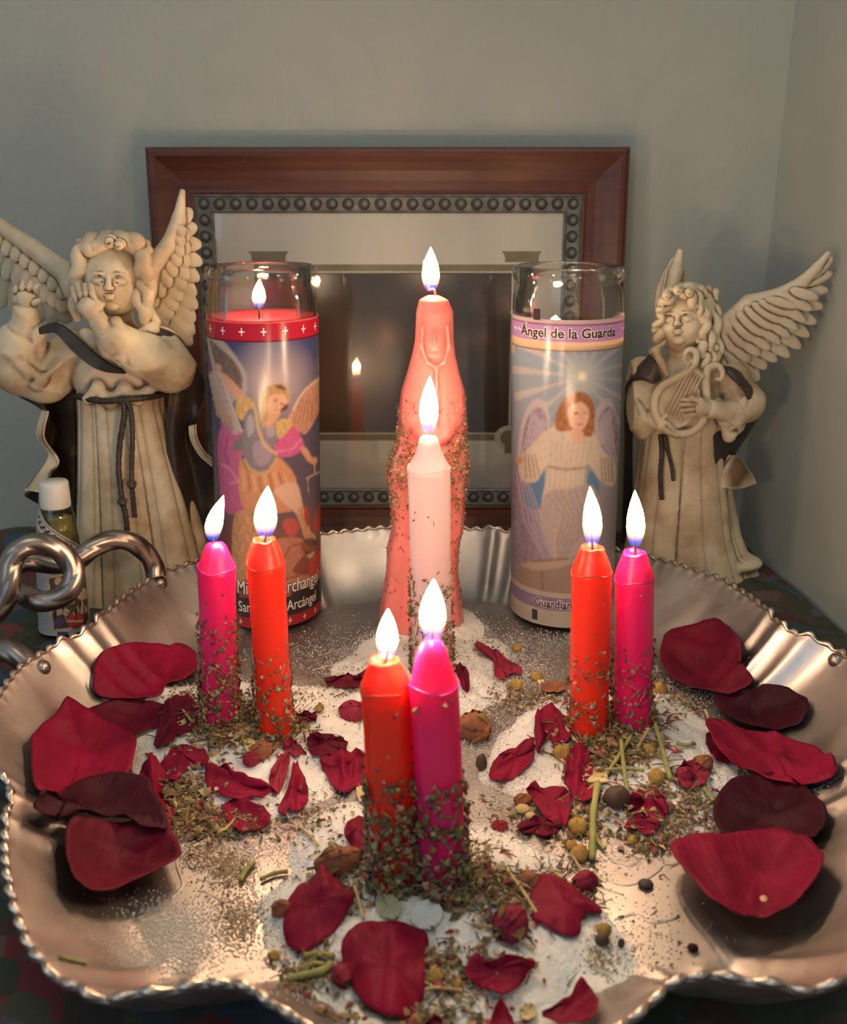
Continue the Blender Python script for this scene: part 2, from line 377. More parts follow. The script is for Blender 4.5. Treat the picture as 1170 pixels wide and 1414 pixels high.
# dark woven cloth
m, t, b = nt('patterned_cloth'); b.inputs['Roughness'].default_value = .95; co = objco(t)
v = N(t, 'ShaderNodeTexVoronoi', Scale=75.0); n2 = N(t, 'ShaderNodeTexNoise', Scale=12.0, Detail=4.0); t.links.new(co, n2.inputs[0])
mxv = N(t, 'ShaderNodeMix', data_type='VECTOR'); mxv.inputs[0].default_value = .08; t.links.new(co, mxv.inputs[4]); t.links.new(n2.outputs['Color'], mxv.inputs[5]); t.links.new(mxv.outputs[1], v.inputs['Vector'])
sv = t.nodes.new('ShaderNodeSeparateColor'); t.links.new(v.outputs['Color'], sv.inputs[0])
rc = ramp(t, sv.outputs[0], [(0, (.040, .048, .036)), (.35, (.07, .075, .05)), (.5, (.17, .03, .035)), (.68, (.035, .042, .036)), (.8, (.05, .09, .14)), (1, (.17, .08, .05))])
wv = N(t, 'ShaderNodeTexWave', Scale=420.0); t.links.new(co, wv.inputs[0]); t.links.new(rc, b.inputs['Base Color']); bump(t, b, wv.outputs['Fac'], .4, .0006); M['cloth'] = m
# flat prints, painted per point of their own label
def printmat(name, transl):
    m, t, b = nt(name); a = t.nodes.new('ShaderNodeVertexColor'); a.layer_name = 'Col'; t.links.new(a.outputs[0], b.inputs['Base Color']); b.inputs['Roughness'].default_value = .22
    if transl:
        tl = t.nodes.new('ShaderNodeBsdfTranslucent'); t.links.new(a.outputs[0], tl.inputs[0]); mx = t.nodes.new('ShaderNodeMixShader'); mx.inputs[0].default_value = transl
        out = t.nodes['Material Output']; t.links.new(b.outputs[0], mx.inputs[1]); t.links.new(tl.outputs[0], mx.inputs[2]); t.links.new(mx.outputs[0], out.inputs[0])
    return m
M['print'] = printmat('glossy_print', 0); M['print_thin'] = printmat('translucent_print', .42)
# ================================================================== the setting
ZT = -0.25
YW = 68.0
def slab(name, pts, th, m, kind='structure'):
    """pts: 4 corners (cm) of the front face, th: thickness vector"""
    V = [np.array(p, float) for p in pts] + [np.array(p, float) + np.array(th) for p in pts]
    o = mesh(name, V, [(0, 1, 2, 3), (7, 6, 5, 4), (0, 4, 5, 1), (1, 5, 6, 2), (2, 6, 7, 3), (3, 7, 4, 0)], m, smooth=False); o['kind'] = kind; return o
slab('wall_back', [(-120, YW, -40), (30, YW, -40), (30, YW, 120), (-120, YW, 120)], (0, 8, 0), M['wall'])
slab('wall_right', [(22.5, YW + 8, -40), (32.5, -30, -40), (32.5, -30, 120), (22.5, YW + 8, 120)], (8, 0, 0), M['wall'])
# table under the cloth
V, F = shell_vf(np.array([[(x, y, ZT - 1.2) for y in (-2, YW - .3)] for x in (-75, 22.3)], float), 1.6)
tag(mesh('table', V, F, simple('dark_table_wood', (.05, .03, .02), .5), smooth=False), 'dark table under the patterned cloth, against both walls', 'table')
def clothz(x, y):
    z = ZT - .0 + 0 * x
    g = lambda cx, cy, sx, sy, h, a=0: h * np.exp(-((((x - cx) * cos(a) + (y - cy) * sin(a)) / sx) ** 2 + ((-(x - cx) * sin(a) + (y - cy) * cos(a)) / sy) ** 2))
    z = z + g(-26.5, 61, 5, 2.6, 2.6, .25) + g(-34, 47, 7, 1.6, .9, .5) + g(20.6, 49.5, 1.2, 9, .5) + g(-27, 38, 8, 1.4, .5, -.4)
    return z
xs = np.linspace(-60, 22.2, 210); ys = np.linspace(6, YW - .5, 170); X, Y = np.meshgrid(xs, ys, indexing='ij')
wr = np.clip(((X + 2) ** 2 + (Y - 42) ** 2) ** .5 / 20 - .98, 0, 1)
wig = .10 * np.sin(X * .9 + np.sin(Y * .5)) * np.sin(Y * .7) * np.clip(wr * 2, 0, 1)
xr = 22.5 + (YW - Y) * (10 / (YW + 38)) - .25                                   # cloth follows the right wall
X2 = np.where(X > 10, 10 + (X - 10) * (xr - 10) / (22.2 - 10), X)
V, F = shell_vf(np.stack([X2, Y, clothz(X2, Y) + wig - .12], -1), .2)
tag(mesh('table_cloth', V, F, M['cloth']), 'dark patterned woven cloth covering the table under the tray', 'cloth')

# ================================================================== tray
TC = np.array((0.5, 38.5))
RT = np.array([(8, 19.0, 3.3), (12.5, 17.9, 3.4), (16.5, 17.6, 3.4), (25, 18.3, 3.5), (34, 19, 3.5), (48, 19.3, 3.3), (60, 19.1, 3.3), (75, 19.5, 3.3), (90, 19.8, 3.35), (109, 19.8, 3.3), (125, 19.2, 3.4), (142, 19, 3.5), (155, 18, 3.4), (165, 17.4, 3.3),
               (171, 18, 3.4), (178, 18.4, 3.5), (190, 18.5, 3.5), (201, 18.0, 3.4), (210, 17.4, 3.3), (216, 18, 3.4), (223, 18.7, 3.5), (236, 20.1, 3.3), (242, 20.2, 3.2), (246, 19.5, 3.2), (249, 18.6, 3.3), (253, 18.3, 3.4), (258, 18.9, 3.3),
               (265, 19.9, 3.1), (277, 20, 3.1), (284, 19.3, 3.2), (290, 18.4, 3.3), (294, 18.6, 3.3), (298, 20.0, 3.2), (303, 20.6, 3.2), (312, 19.8, 3.4), (325, 18.7, 3.4), (339, 18.0, 3.3), (345, 18.4, 3.4), (355, 19.1, 3.4)])
RIBS = [16, 74, 118, 165, 211, 241, 302, 340]
_rt = np.concatenate([RT[-3:] - [360, 0, 0], RT, RT[:3] + [360, 0, 0]])
_fa = np.arange(-20, 380, .5)
def _smooth(col):
    v = np.interp(_fa, _rt[:, 0], _rt[:, col]); k = np.hanning(9); k /= k.sum(); return np.convolve(np.pad(v, 4, mode='edge'), k, mode='valid')
_R, _H = _smooth(1), _smooth(2)
RHO0 = .80
def trayz(x, y, fine=True):
    dx, dy = x - TC[0], y - TC[1]; th = np.degrees(np.arctan2(dy, dx)) % 360; r = np.hypot(dx, dy); R = np.interp(th, _fa, _R); h = np.interp(th, _fa, _H)
    rho = r / R; s = np.clip((rho - RHO0) / (1 - RHO0), 0, 1.1)
    z = h * (np.clip(s, 0, 1) ** 1.7 * .75 + .25 * np.clip(s, 0, 1)) - .12 * np.clip(s - .9, 0, 1) * 10 * .25
    if fine:
        for g in RIBS:
            d = (th - g + 180) % 360 - 180
            for q in (-4.6, 0, 4.6):
                z = z + .32 * np.exp(-((d - q) / 1.25) ** 2) * np.clip((rho - .76) / .1, 0, 1) * np.clip(1.04 - rho, 0, .06) / .06
        z = z + .03 * np.sin(x * 1.7) * np.sin(y * 1.3 + 1) * np.clip((rho - .8) * 8, 0, 1)
    return z
NT, NR = 1312, 74
th = np.linspace(0, 2 * pi, NT, endpoint=False); rr = np.concatenate([np.linspace(0, .76, 22)[1:], np.linspace(.76, 1, NR - 21)[1:]])
R = np.interp(np.degrees(th), _fa, _R); crimp = np.sin(th * 164)
P = []
for q in rr:
    e = np.clip((q - .982) / .018, 0, 1)
    rad = R * q * (1 + .003 * crimp * e); x = TC[0] + rad * np.cos(th); y = TC[1] + rad * np.sin(th)
    z = trayz(TC[0] + R * q * np.cos(th), TC[1] + R * q * np.sin(th)) + .045 * crimp * e
    P.append(np.stack([x, y, z], -1))
P = np.array(P).transpose(1, 0, 2); G = np.concatenate([P, P[:1]], 0)
top = G.reshape(-1, 3); k = len(top); nv = P.shape[1]
f = grid_f(NT + 1, nv); bot = top - np.array((0, 0, .16)); bot[:, :2] = TC + (bot[:, :2] - TC) * 1.004
V = np.concatenate([top, bot, [[*TC, 0], [*TC, -.16]]]); ce = 2 * k
edge = np.arange(NT) * nv + nv - 1; inn = np.arange(NT) * nv
FF = [f[:, ::-1], f + k, np.stack([edge, edge + nv, edge + nv + k, edge + k], 1)]
# centre caps as quads with a doubled apex
FF.append(np.stack([inn + nv, inn, np.full(NT, ce), np.full(NT, ce)], 1)); FF.append(np.stack([inn + k, inn + nv + k, np.full(NT, ce + 1), np.full(NT, ce + 1)], 1))
FT = [tuple(dict.fromkeys(q)) for q in np.concatenate(FF[3:]).tolist()]
allF = np.concatenate(FF[:3]).tolist() + FT
tray = thing('serving_tray', (TC[0], TC[1], -.16), 'large round silver aluminium tray with crimped fluted rim holding the candles', 'tray')
dish = mesh('dish', V, allF, M['alu'], tray)
# rolled crimped lip
lip = P[:, -1] + 0; V, F = tube_vf(np.concatenate([lip, lip[:2]]), .11 + .035 * np.concatenate([crimp, crimp[:2]]), 8, cap=False)
mesh('rim_edge', V, F, M['alu2'], tray)
# raised floral scroll pressed into the floor
def scroll(pts, r=.085): return tube_vf(spline([(*atz(u, v, .01)[:2], -.055) for u, v in pts], 6), r, 6)
em = MB()
SCR = [[(262, 1170), (290, 1158), (312, 1172), (300, 1196), (270, 1200), (255, 1185)], [(240, 1150), (275, 1140), (318, 1158), (330, 1190), (310, 1216), (272, 1214)], [(256, 1158), (244, 1190), (252, 1222), (236, 1240)], [(330, 1150), (350, 1175), (340, 1210), (356, 1240)],
       [(700, 1160), (735, 1166), (760, 1150), (790, 1170)], [(880, 1170), (905, 1176), (915, 1195), (890, 1215), (860, 1222), (830, 1210)], [(915, 1195), (940, 1190), (930, 1172)], [(840, 1185), (870, 1196), (885, 1185)], [(810, 1200), (830, 1225), (862, 1236)],
       [(700, 940), (735, 930), (750, 945), (720, 960)], [(930, 960), (965, 975), (990, 968)], [(440, 905), (480, 895), (520, 905)], [(430, 925), (475, 915), (515, 922)], [(690, 900), (720, 890), (752, 898)], [(900, 925), (940, 930), (962, 948)],
       [(280, 1230), (310, 1250), (300, 1290), (330, 1310)], [(850, 1270), (880, 1262), (900, 1275), (935, 1268)], [(240, 905), (268, 900), (290, 912)]]
for s_ in SCR: em.add(*scroll(s_))
em.build('embossed_scroll', M['alu'], tray, kind='stuff')
def rivet(u, v, nm='rivet'):
    best = None
    for z in np.linspace(2.0, 3.5, 60):
        p = atz(u, v, z); e = abs(trayz(p[0], p[1]) - z)
        if best is None or e < best[0]: best = (e, p)
    p = best[1]; V, F = lathe_vf([(.36, -.1), (.36, .06), (.28, .19), (.14, .25), (0.001, .27)], (0, 0), 20)
    V = np.array(V); n = norm(np.array((TC[0] - p[0], TC[1] - p[1], 9.0))); n = norm(n + [0, -.25, 0]); a = norm(np.cross(n, (1, 0, 0))); b = np.cross(a, n)
    mesh(nm, p + V[:, :1] * b + V[:, 1:2] * a + V[:, 2:] * n, F, M['rod'], tray); return p
rv1, rv2 = rivet(222, 805), rivet(60, 922); rivet(1154, 912)
hp = [(216, 797, 49.6), (212, 780, 49.8), (202, 764, 49.6), (180, 748, 49), (154, 746, 48.4), (130, 756, 47.8), (106, 773, 47.2), (84, 779, 47.0), (60, 777, 46.8), (34, 776, 46.4), (8, 788, 46), (-22, 808, 45.4), (-42, 832, 44.6), (-34, 858, 43.8), (-8, 848, 43.2),
      (8, 826, 43.4), (14, 800, 43.6), (15, 778, 43.9), (26, 760, 44.2), (48, 751, 44.6), (72, 755, 44.9), (92, 770, 45.1), (102, 790, 45.0), (97, 812, 44.6), (78, 827, 44.3), (54, 830, 44.2), (32, 820, 44.8), (8, 806, 45.8), (-20, 806, 46.4), (-50, 822, 46), (-62, 856, 44.8), (-48, 890, 43), (-18, 896, 41.6), (12, 900, 41.0), (34, 912, 40.8), (50, 924, 40.8)]
hp = spline([at(*q) for q in hp], 16); V, F = tube_vf(hp, .52, 36, twist=(4, .13, 2.0))
mesh('handle', V, F, M['rod'], tray)['label'] = 'twisted metal rod handle tied in a loop knot'
# the matching handle on the far right side is outside the frame

# ================================================================== salt
class Mound:
    def __init__(s, name, label, c, px, h0, seed):
        s.c = atz(*c, 0)[:2]; P = np.array([atz(u, v, 0)[:2] for u, v in px]) - s.c; a = np.arctan2(P[:, 1], P[:, 0]); r = np.hypot(P[:, 0], P[:, 1]); o = np.argsort(a); a, r = a[o], r[o]
        g = np.linspace(-pi, pi, 181); R = np.interp(g, np.concatenate([a - 2 * pi, a, a + 2 * pi]), np.tile(r, 3)); q = np.random.RandomState(seed)
        for k_ in (5, 9, 14, 23): R = R * (1 + .9 / k_ / 3.2 * np.sin(k_ * g + q.rand() * 6.28))
        k_ = np.hanning(9); R = np.convolve(np.pad(R[:-1], 4, mode='wrap'), k_ / k_.sum(), mode='valid'); s.g, s.R, s.h0 = g, np.append(R, R[0]), h0; s.ph = q.rand(4) * 6
        n, m = 200, 44; th = np.linspace(-pi, pi, n, endpoint=False); V = []
        for t_ in np.linspace(0.0, 1.02, m): rr_ = np.interp(th, s.g, s.R) * max(t_, .004); x = s.c[0] + rr_ * np.cos(th); y = s.c[1] + rr_ * np.sin(th); V.append(np.stack([x, y, trayz(x, y) + np.maximum(s.h(x, y), 0) - (.02 if t_ < 1 else .06)], -1))
        V = np.array(V); F = grid_f(m, n).tolist() + [(i * n + n - 1, i * n, (i + 1) * n, (i + 1) * n + n - 1) for i in range(m - 1)]
        # a flat underside just over the tray
        B = V[-1] - [0, 0, .02]; b = m * n; VV = np.concatenate([V.reshape(-1, 3), B, [[*s.c, -.01]]]); l = (m - 1) * n
        F += [(l + i, b + i, b + (i + 1) % n, l + (i + 1) % n) for i in range(n)] + [(b + i, b + n, b + (i + 1) % n) for i in range(n)]
        s.o = tag(mesh(name, VV, F, M['salt']), label, 'salt', kind='stuff')
    def h(s, x, y):
        dx, dy = x - s.c[0], y - s.c[1]; r = np.hypot(dx, dy) / np.interp(np.arctan2(dy, dx), s.g, s.R)
        b = np.clip(1 - r ** 2, 0, 1) ** 1.05; z = s.h0 * b
        return z + b ** .5 * (.10 * np.sin(1.9 * x + s.ph[0]) * np.sin(2.3 * y + s.ph[1]) + .05 * np.sin(4.7 * x + s.ph[2] + np.sin(y * 3)) * np.sin(5.3 * y + s.ph[3]))
MO = [Mound('salt_mound', 'white salt mound around the left pair of candles', (345, 1020), [(180, 1015), (205, 965), (290, 945), (420, 950), (500, 985), (512, 1050), (480, 1095), (420, 1125), (370, 1130), (310, 1105), (240, 1095), (192, 1065)], .9, 1),
      Mound('salt_mound', 'white salt mound around the right pair of candles', (845, 1030), [(676, 1078), (690, 1010), (740, 978), (800, 960), (880, 950), (950, 970), (1000, 1010), (1014, 1060), (1000, 1120), (960, 1160), (900, 1160), (820, 1140), (740, 1110)], .9, 2),
      Mound('salt_mound', 'largest white salt mound, around the two front candles', (580, 1245), [(372, 1310), (378, 1220), (410, 1150), (480, 1105), (560, 1120), (650, 1140), (730, 1165), (790, 1205), (850, 1290), (850, 1370), (770, 1425), (680, 1440), (560, 1450), (460, 1420)], 1.0, 3),
      Mound('salt_mound', 'white salt mound around the pale candle at the back', (602, 915), [(440, 960), (500, 900), (540, 860), (590, 835), (640, 838), (675, 880), (700, 930), (672, 975), (640, 1000), (560, 1000), (480, 985)], .8, 4)]
def H(x, y, fine=True):
    z = trayz(x, y, fine); m = np.zeros_like(z)
    for q in MO: m = np.maximum(m, q.h(x, y))
    return z + m
def surf(u, v, lift=0.0):
    """point on the tray or salt seen at this pixel"""
    zs = np.linspace(4.5, -.1, 120); p = np.array([atz(u, v, z) for z in zs]); e = p[:, 2] - H(p[:, 0], p[:, 1]) - lift
    i = np.argmax(e <= 0); i = max(i, 1); a, b = e[i - 1], e[i]; t_ = a / (a - b) if a != b else 0
    return p[i - 1] + (p[i] - p[i - 1]) * t_

# ================================================================== candles
def flame(parent, bot, top, wpx, Y):
    b = at(*bot, Y); t_ = at(*top, Y); dep = Y * cos(PITCH) + (CAMZ - b[2]) * sin(PITCH); r = wpx * 1.1 / 2 * dep / FPX
    prof = [(0, .30), (.03, .52), (.11, .76), (.22, .93), (.35, 1), (.50, .94), (.65, .77), (.79, .52), (.9, .27), (.97, .10), (1, .01)]
    n = 20; V = []
    for q, w_ in prof:
        c = b + (t_ - b) * q; c = c + np.array(((t_[0] - b[0]) * .22 * sin(pi * q) * -1, 0, 0))
        for k_ in range(n): V.append((c[0] + r * w_ * cos(2 * pi * k_ / n), c[1] + r * w_ * sin(2 * pi * k_ / n), c[2]))
    m = len(prof); F = [(i * n + k_, i * n + (k_ + 1) % n, (i + 1) * n + (k_ + 1) % n, (i + 1) * n + k_) for i in range(m - 1) for k_ in range(n)]
    o = mesh('flame', V, F, M['flame'], parent)
    l = bpy.data.lights.new('flame_light', 'POINT'); l.energy = FLAME_W * (wpx / 24); l.color = FLAME_C; l.shadow_soft_size = .0035
    lo = bpy.data.objects.new('flame_light', l); COL.objects.link(lo); lo.parent = parent
    c = b + (t_ - b) * .62; lo.location = (c - np.array(parent['org'])) * CM
    return b
HERBC = [(.15, .11, .045), (.22, .17, .07), (.34, .25, .12), (.10, .07, .03), (.26, .15, .07), (.50, .39, .21), (.17, .16, .06), (.22, .05, .04), (.38, .28, .13)]
def flake(mb, p, d, nrm, L, W, c, bend=.15):
    d = norm(d - nrm * np.dot(d, nrm)); s_ = np.cross(nrm, d); h = W * bend + .01
    mb.add([p - d * L / 2, p - s_ * W / 2 + nrm * h, p + s_ * W / 2 + nrm * h, p + d * L / 2, p + nrm * .012 + nrm * h * 1.8], [(0, 1, 4), (0, 4, 2), (1, 3, 4), (4, 3, 2), (0, 2, 3, 1)], c)
def stick(mb, a, b, r, c):
    V, F = tube_vf([a, (a + b) / 2 + np.array([rnd.uniform(-1, 1) for _ in range(3)]) * np.linalg.norm(b - a) * .06, b], [r, r, r * .6], 4); mb.add(V, F, c)
def candle(name, label, bpx, tpx, width, shoulder, wm, fl, style, coat, zb=.8, group=None, cat='candle'):
    B = atz(*bpx, zb); Yc = B[1]; T = at(*tpx, Yc); mid = (B + T) / 2
    dep = Yc * cos(PITCH) + (CAMZ - mid[2]) * sin(PITCH); r = width / 2 * dep / FPX
    S = at(tpx[0], shoulder, Yc); ax = norm(T - B); L = np.linalg.norm(T - B); hs = np.linalg.norm(T - S)
    root = thing(name, B - ax * 0, label, cat, group)
    if style == 'flat': top = [(r * 1.0, L - hs - .35), (r * 1.03, L - hs - .12), (r * .99, L - hs), (r * .92, L - hs * .72), (r * .76, L - hs * .42), (r * .64, L - hs * .2), (r * .60, L - hs * .06), (r * .54, L), (r * .46, L - .03), (r * .36, L - .10), (r * .15, L - .13), (.001, L - .13)]
    elif style == 'bell': top = [(r * 1.0, L - hs - .3), (r * 1.03, L - hs - .1), (r * .97, L - hs), (r * .80, L - hs * .8), (r * .62, L - hs * .55), (r * .5, L - hs * .25), (r * .42, L - hs * .08), (r * .28, L), (.001, L + .04)]
    else: top = [(r * 1.0, L - hs - .3), (r * 1.03, L - hs - .1), (r * .96, L - hs), (r * .82, L - hs * .7), (r * .68, L - hs * .42), (r * .55, L - hs * .18), (r * .40, L - hs * .04), (r * .2, L + .03), (.001, L + .05)]
    prof = [(.001, -.75), (r * 1.0, -.75)] + [(r * (1 + .006 * sin(i * 2.1)), z) for i, z in enumerate(np.linspace(-.6, L - hs - .5, 14))] + top
    u = norm(np.cross(ax, (0, 1, 0))); w_ = np.cross(u, ax); n = 44; V = []; sd = rnd.random() * 6
    for q, z in prof:
        for k_ in range(n):
            a = 2 * pi * k_ / n; rr_ = q * (1 + .012 * sin(2 * a + z * .8 + sd) + .006 * sin(5 * a + z * 2 + sd))
            zz = z + (.07 * sin(2 * a + sd) + .04 * sin(5 * a + sd)) * (1 if z > L - hs - .2 else 0) * min(1, q / r)
            V.append(B + ax * zz + u * rr_ * cos(a) + w_ * rr_ * sin(a))
    m = len(prof); F = [(i * n + k_, i * n + (k_ + 1) % n, (i + 1) * n + (k_ + 1) % n, (i + 1) * n + k_) for i in range(m - 1) for k_ in range(n)]
    o = mesh('wax_body', V, F, wm, root)
    # wax lip left where the shoulder melted
    ring = [B + ax * (L - hs - .03 + .07 * sin(2 * a + sd) + .05 * sin(3 * a + sd)) + (u * cos(a) + w_ * sin(a)) * r * 1.0 for a in np.linspace(0, 2 * pi, 50)]
    mesh('melted_lip', *tube_vf(ring, .035 + .012 * np.sin(np.linspace(0, 40, 50)), 6, cap=False), wm, root)
    fb = flame(root, fl[0], fl[1], fl[2], Yc); wt = fb + (at(*fl[1], Yc) - fb) * .24
    V, F = tube_vf(spline([T - ax * .15, (T + fb) / 2 + [.02, 0, 0], fb + [0, 0, .03], wt], 4), .045, 8); mesh('wick', V, F, M['wick'] if style != 'bell' else M['wickpink'], root)
    # herbs stuck to the wax: thick near the foot, thinning upwards
    mb = MB(); cnt, frac = coat
    for _ in range(cnt):
        z = L * frac * (rnd.random() ** 1.5) if rnd.random() < .95 else rnd.random() * (L - hs - .3)
        a = rnd.random() * 2 * pi
        if sin(z * 2.6 + sd + 2 * sin(a * 2 + z)) * sin(3 * a + sd) < -.1 + .35 * z / (L * frac) - .35 and rnd.random() < .75: continue
        a += 0; nr = u * cos(a) + w_ * sin(a); tg = -u * sin(a) + w_ * cos(a); p = B + ax * z + nr * (r + .01); d = tg * rnd.uniform(-1, 1) + ax * rnd.uniform(-1, 1)
        c = rnd.choice(HERBC); c = tuple(q * rnd.uniform(.45, 1.0) for q in c); bs = (1.5 - .6 * min(1, z / (L * frac))) * (1.3 if width > 60 else 1)
        if rnd.random() < .25: stick(mb, p + nr * .02, p + norm(d) * rnd.uniform(.2, .6) * bs + nr * rnd.uniform(0, .12), rnd.uniform(.016, .035), c)
        else: flake(mb, p + nr * rnd.uniform(0, .08) * bs, d + nr * rnd.uniform(-.3, .3), nr, rnd.uniform(.1, .36) * bs, rnd.uniform(.07, .2) * bs, c, .3)
    mb.build('herb_coating', M['herbwax'], root, use_col=True, smooth=False, kind='stuff')
    return root, B, T, r
C1 = candle('chime_candle', 'magenta candle on the far left, beside a red one', (305, 1000), (298, 750), 50, 782, M['pink_wax'], ((294, 747), (309, 684), 22), 'dome', (1100, .62))
C2 = candle('chime_candle', 'red candle in front of the warrior angel jar candle', (381, 1010), (365, 744), 50, 777, M['red_wax'], ((367, 742), (370, 671), 29), 'flat', (520, .5))
C3 = candle('chime_candle', 'red candle in front of the blue and purple jar candle', (813, 1010), (818, 755), 54, 788, M['red_wax'], ((818, 753), (815, 672), 24), 'flat', (380, .5))
C4 = candle('chime_candle', 'magenta candle on the far right, beside a red one', (874, 1000), (877, 762), 53, 797, M['pink_wax'], ((877, 755), (877, 677), 23), 'flat', (420, .5))
C5 = candle('chime_candle', 'front red candle, foot coated in dried herbs', (548, 1222), (531, 910), 68, 946, M['red_wax'], ((535, 908), (536, 841), 27), 'flat', (1150, .54))
C6 = candle('chime_candle', 'front magenta candle touching the front red candle', (614, 1232), (596, 884), 66, 942, M['pink_wax'], ((597, 882), (599, 800), 33), 'dome', (850, .50))
C7 = candle('taper_candle', 'pale pink candle with a long neck in front of the coral figure candle', (597, 925), (592, 602), 57, 645, M['white_wax'], ((592, 598), (594, 519), 24), 'bell', (800, .45), zb=.7)

# ------------------------------------------------------------------ coral wax figure candle behind it
fy = atz(583, 862, .3); FY = fy[1]; fr = thing('figure_candle', (fy[0], FY, .2), 'coral pink wax candle shaped as a veiled standing lady', 'candle')
def fa(u, v, dy=0): return at(u, v, FY + dy)
s = Sculpt((-5.2, FY - 2.6, -.2), (5.6, FY + 2.6, 19.5), .06)
outl = [(408, 590, 606), (414, 579, 619), (430, 575, 626), (470, 573, 627), (490, 569, 629), (515, 562, 635), (540, 554, 642), (570, 551, 644), (610, 549, 643), (640, 537, 647), (655, 536, 645), (700, 541, 641), (730, 542, 640), (755, 536, 634), (790, 534, 632), (830, 527, 636), (862, 524, 640)]
zz = np.array([fa(600, v)[2] for v, _, _ in outl]); xl = np.array([fa(a, v)[0] for v, a, _ in outl]); xr_ = np.array([fa(b, v)[0] for v, _, b in outl])
def ff(X, Y, Z):
    a = np.interp(Z, zz[::-1], xl[::-1]); b = np.interp(Z, zz[::-1], xr_[::-1]); c = (a + b) / 2; rx = np.maximum((b - a) / 2, .3); ry = np.minimum(rx * .9, 1.9) * .98
    dx = (X - c) / rx; dy = (Y - FY) / ry; q = np.sqrt(dx ** 2 + dy ** 2); fold = 1 + .035 * np.sin(9 * np.arctan2(dy, dx)) * np.clip((14 - Z) / 3, 0, 1)
    return np.maximum((q - fold) * np.minimum(rx, ry) * .9, np.maximum(Z - zz[0] + .0, -Z))
s.fn((-5.1, FY - 2.5, -.1), (5.5, FY + 2.5, 19.4), ff, .3)
dd = -1.0
s.ell(fa(600, 474, -1.15), (.66, .34, 1.0), .15, sub=True)            # hollow of the veil
s.ell(fa(600, 472, -.62), (.56, .46, .82), .12)                        # face
s.cap(fa(600, 462, -1.10), fa(600, 474, -1.17), .07, .11, .08)         # nose
s.cap(fa(593, 484, -1.03), fa(607, 484, -1.03), .05, .05, .05)         # lips
for e in (590, 610): s.ell(fa(e, 463, -1.08), (.14, .12, .10), .06, sub=True)
s.chain([fa(584, 452, -.95), fa(582, 478, -1.02), fa(590, 500, -1.12), fa(602, 508, -1.18), fa(614, 500, -1.12), fa(620, 478, -1.02), fa(618, 452, -.95)], .09, .15)
s.chain([fa(603, 510, -1.3), fa(603, 560, -1.5), fa(600, 600, -1.6)], [.08, .1, .08], .2)
for a_, b_ in (((574, 580), (597, 606)), ((622, 580), (604, 606))): s.chain([fa(*a_, -1.0), fa((a_[0] + b_[0]) / 2, 596, -1.55), fa(*b_, -1.8)], [.42, .38, .32], .4)   # sleeves meeting
s.ell(fa(600, 596, -1.85), (.26, .25, .55), .2)                        # praying hands
s.build('wax_body', M['figure_wax'], fr)
fb = flame(fr, (595, 403), (595, 341), 22, FY); V, F = tube_vf(spline([fa(600, 414), fa(601, 404), fa(598, 399), fa(592, 400), fa(592, 395)], 4), .06, 8); mesh('wick', V, F, M['wickpink'], fr)
mb = MB()
for _ in range(1500):
    v = rnd.uniform(560, 860) if rnd.random() < .16 else rnd.gauss(632, 34); v = min(max(v, 548), 855); z = fa(600, v)[2]; a0 = np.interp(z, zz[::-1], xl[::-1]); b0 = np.interp(z, zz[::-1], xr_[::-1])
    a = -pi / 2 + rnd.uniform(-1.7, 1.7); rx = (b0 - a0) / 2; ry = min(rx * .9, 1.9)
    p = np.array(((a0 + b0) / 2 + rx * cos(a) * 1.0, FY + ry * sin(a) * 1.0, z)); nr = norm(np.array((cos(a) / rx, sin(a) / ry, 0))); c = rnd.choice(HERBC + [(.42, .06, .10), (.50, .30, .12)]); d = np.array((-nr[1], nr[0], 0)) * rnd.uniform(-1, 1) + np.array((0, 0, rnd.uniform(-1, 1)))
    if rnd.random() < .2: stick(mb, p, p + norm(d) * .4 + nr * .08, .018, c)
    else: flake(mb, p + nr * .03, d, nr, rnd.uniform(.1, .3), rnd.uniform(.06, .18), tuple(q * rnd.uniform(.6, 1.2) for q in c), .3)
mb.build('herb_coating', M['herbwax'], fr, use_col=True, smooth=False, kind='stuff')

